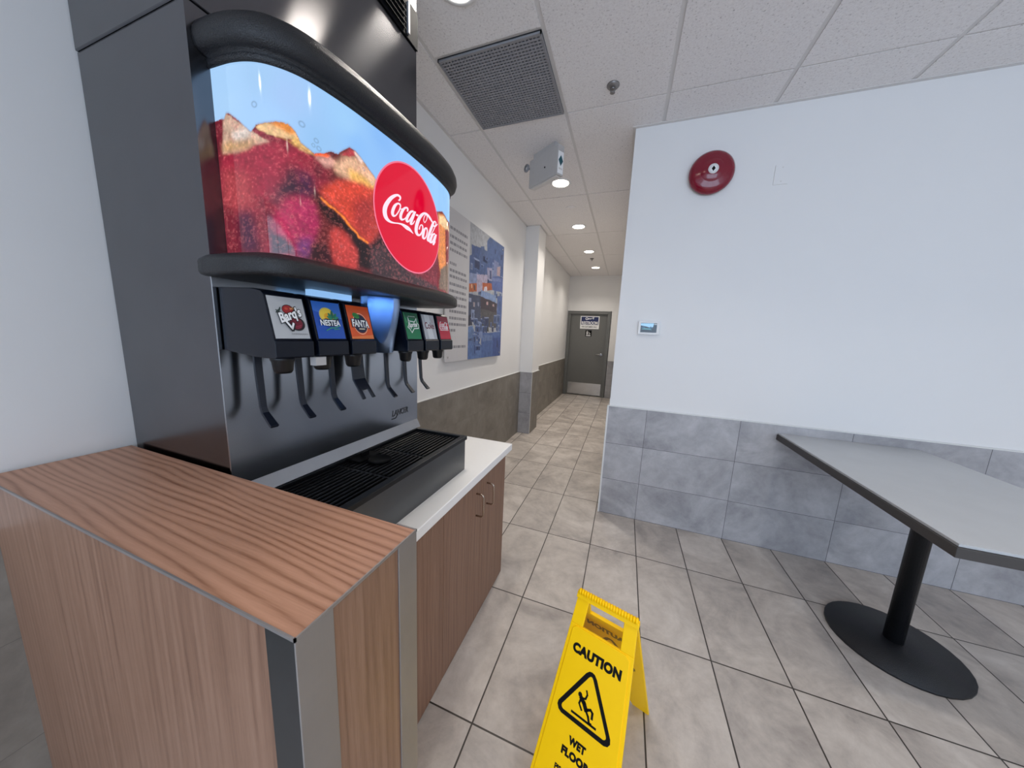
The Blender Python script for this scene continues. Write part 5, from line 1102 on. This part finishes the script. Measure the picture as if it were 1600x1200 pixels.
# ------------------------------------------------------------------ wet floor sign
AL = Vector((.964, -.265, 0)).normalized(); PE = Vector((.265, .964, 0)).normalized(); AP = Vector((.0255, .923, .600))
t = thing('wet_floor_sign', 'yellow folding caution wet floor sign on the floor tiles', 'floor sign', (AP.x, AP.y, 0))
SF = (-PE*.258+Vector((0, 0, -.6))).normalized(); SB = (PE*.258+Vector((0, 0, -.6))).normalized()
NF = AL.cross(SF)
if NF.z < 0: NF = -NF
NB = AL.cross(SB)
if NB.z < 0: NB = -NB
def PF(a, s, n=0.0, side=0):
    S_, N_ = ((SF, NF), (SB, NB))[side]
    return tuple(AP+AL*a+S_*s+N_*n)
hw = lambda s: .094+.062*s
TT = .653
def panel(side):
    mb = MB(); th = .010
    f = lambda a, s, n: PF(a, s, n, side)
    # frame around the hand slot and solid below it
    def slab(poly, n0, n1): mb.prism(poly, f, n0, n1)
    s0, s1 = .022, .098
    slab([(-hw(0)-.004, .002), (hw(0)+.004, .002), (hw(s0)+.003, s0), (-hw(s0)-.003, s0)], -th, .004)
    slab([(-hw(s0), s0), (-.056, s0), (-.060, s1), (-hw(s1), s1)], -th, 0); slab([(.056, s0), (hw(s0), s0), (hw(s1), s1), (.060, s1)], -th, 0)
    slab([(-hw(s1), s1), (hw(s1), s1), (hw(.60), .60), (hw(TT), TT), (.075, TT), (.065, .625), (-.065, .625), (-.075, TT), (-hw(TT), TT), (-hw(.60), .60)], -th, 0)
    # raised printed field
    k = [(-hw(.10)+.012+.01, .101), (hw(.10)-.012-.01, .101), (hw(.11)-.0105, .111), (hw(.60)-.0105, .60), (-hw(.60)+.0105, .60), (-hw(.11)+.0105, .111)]
    slab(k, 0, .003)
    return mb.build('front_panel' if side == 0 else 'back_panel', M['yellow'], t, bevel=.002)
fp = panel(0); bk = panel(1)
hg = MB()
for i in range(22):
    a = -hw(0)+.0+(2*hw(0))*(i+.5)/22
    hg.lathe([(.0085, -.0034), (.0098, -.0022), (.0098, .0022), (.0085, .0034)], AP+AL*a+Vector((0, 0, -.002)), AL, 14)
hg.tube([tuple(AP+AL*-hw(0)+Vector((0, 0, -.002))), tuple(AP+AL*hw(0)+Vector((0, 0, -.002)))], .0075, 10)
part_label(hg.build('hinge_ribs', M['yellow'], t), 'ribbed yellow hinge bar')
def face(side, n, flip=1): return lambda a, s: PF(a*flip, -s, n, side)
def sign_print(side, n, flip, ms, name, host):
    p = MB(); fn = face(side, n, flip)
    p.flat(moved(text2d('CAUTION', .152, .029, .07, 0.0, 1.08), 0, -.1575), fn)
    p.flat(moved(text2d('WET', .053, .0215, .07, 0.0, 1.06), -.006, -.389), fn).flat(moved(text2d('FLOOR', .087, .0225, .07, 0.0, 1.08), -.004, -.4225), fn)
    p.flat(moved(text2d('PISO MOJADO', .11, .020, .045), -.002, -.475), fn)
    p.build(name, ms, host); p = MB()
    tri_o = [(-.003, -.194), (-.012, -.196), (-.0205, -.205), (-.0855, -.318), (-.0865, -.328), (-.080, -.3385), (-.070, -.343), (.063, -.343), (.0735, -.339), (.0795, -.329), (.0775, -.318), (.0135, -.205), (.005, -.196)]
    tri_i = [(-.0035, -.206), (-.0065, -.207), (-.0100, -.2115), (-.0725, -.319), (-.073, -.324), (-.0705, -.3285), (-.066, -.3305), (.059, -.3305), (.0635, -.3285), (.0662, -.324), (.065, -.319), (.0035, -.2115), (.0, -.207)]
    m_ = len(tri_o); p.flat((tri_o+tri_i, [(i, (i+1) % m_, m_+(i+1) % m_, m_+i) for i in range(m_)]), fn)
    p.flat(ell(-.0255, -.2665, .0062, .0066), fn)
    L = lambda pts, w: p.flat(line2(pts, w), fn)
    L([(-.020, -.273), (-.010, -.281), (-.001, -.2935)], .0125); L([(-.019, -.273), (-.008, -.268), (-.005, -.256), (-.009, -.2475)], .0052)
    L([(-.021, -.275), (-.0235, -.289), (-.0135, -.301)], .0055); L([(-.001, -.293), (.012, -.2855), (.0185, -.290), (.0195, -.304)], .0068); L([(-.002, -.294), (.008, -.305), (.0145, -.319), (.0195, -.3185)], .0068)
    L([(-.040, -.3205), (.034, -.3205)], .0062)
    return p.build('show_through_symbol' if 'show' in name else 'slip_symbol', ms, host)
sign_print(0, .0034, 1, M['ink'], 'lettering', fp)
sign_print(1, -.0104, -1, M['yellow_dim'], 'show_through_lettering', bk)
sign_print(1, .0034, -1, M['ink'], 'lettering', bk)

# ------------------------------------------------------------------ daylight, camera, colour management
w = bpy.data.worlds.new('daylight'); SC.world = w; w.use_nodes = True
bg = w.node_tree.nodes['Background']; bg.inputs[0].default_value = (.63, .785, 1.0, 1); bg.inputs[1].default_value = 4.3
pl = bpy.data.lights.new('window_portal', 'AREA'); pl.shape = 'RECTANGLE'; pl.size = 5.1; pl.size_y = 2.53; pl.cycles.is_portal = True
po = bpy.data.objects.new('window_portal', pl); po.location = (1.3, YW-.1, 1.525); po.rotation_euler = (math.radians(90), 0, 0); COL.objects.link(po)

cam = bpy.data.cameras.new('camera'); co = bpy.data.objects.new('camera', cam); COL.objects.link(co)
R_ = Vector((0.9390456316842926, 0.34098426167389223, 0.04385242188703306)); U_ = Vector((-0.09430819018883943, 0.13283035673013366, 0.986641810179485)); F_ = Vector((-0.3306043963379094, 0.9306373244296922, -0.15689137484384072))
mw = Matrix((( R_.x, U_.x, -F_.x, 0), (R_.y, U_.y, -F_.y, 0), (R_.z, U_.z, -F_.z, 1.43), (0, 0, 0, 1)))
co.matrix_world = mw
cam.sensor_fit = 'HORIZONTAL'; cam.sensor_width = 36; cam.lens = 484.3256/1600*36; cam.clip_start = .01
SC.camera = co
SC.view_settings.view_transform = 'Standard'; SC.view_settings.look = 'None'; SC.view_settings.gamma = 1; SC.view_settings.exposure = 0.0
SC.view_settings.use_curve_mapping = False
cy = SC.cycles
cy.use_denoising = True; cy.max_bounces = 10; cy.diffuse_bounces = 6; cy.glossy_bounces = 4; cy.transparent_max_bounces = 12
cy.sample_clamp_indirect = 8.0; cy.caustics_reflective = False; cy.caustics_refractive = False
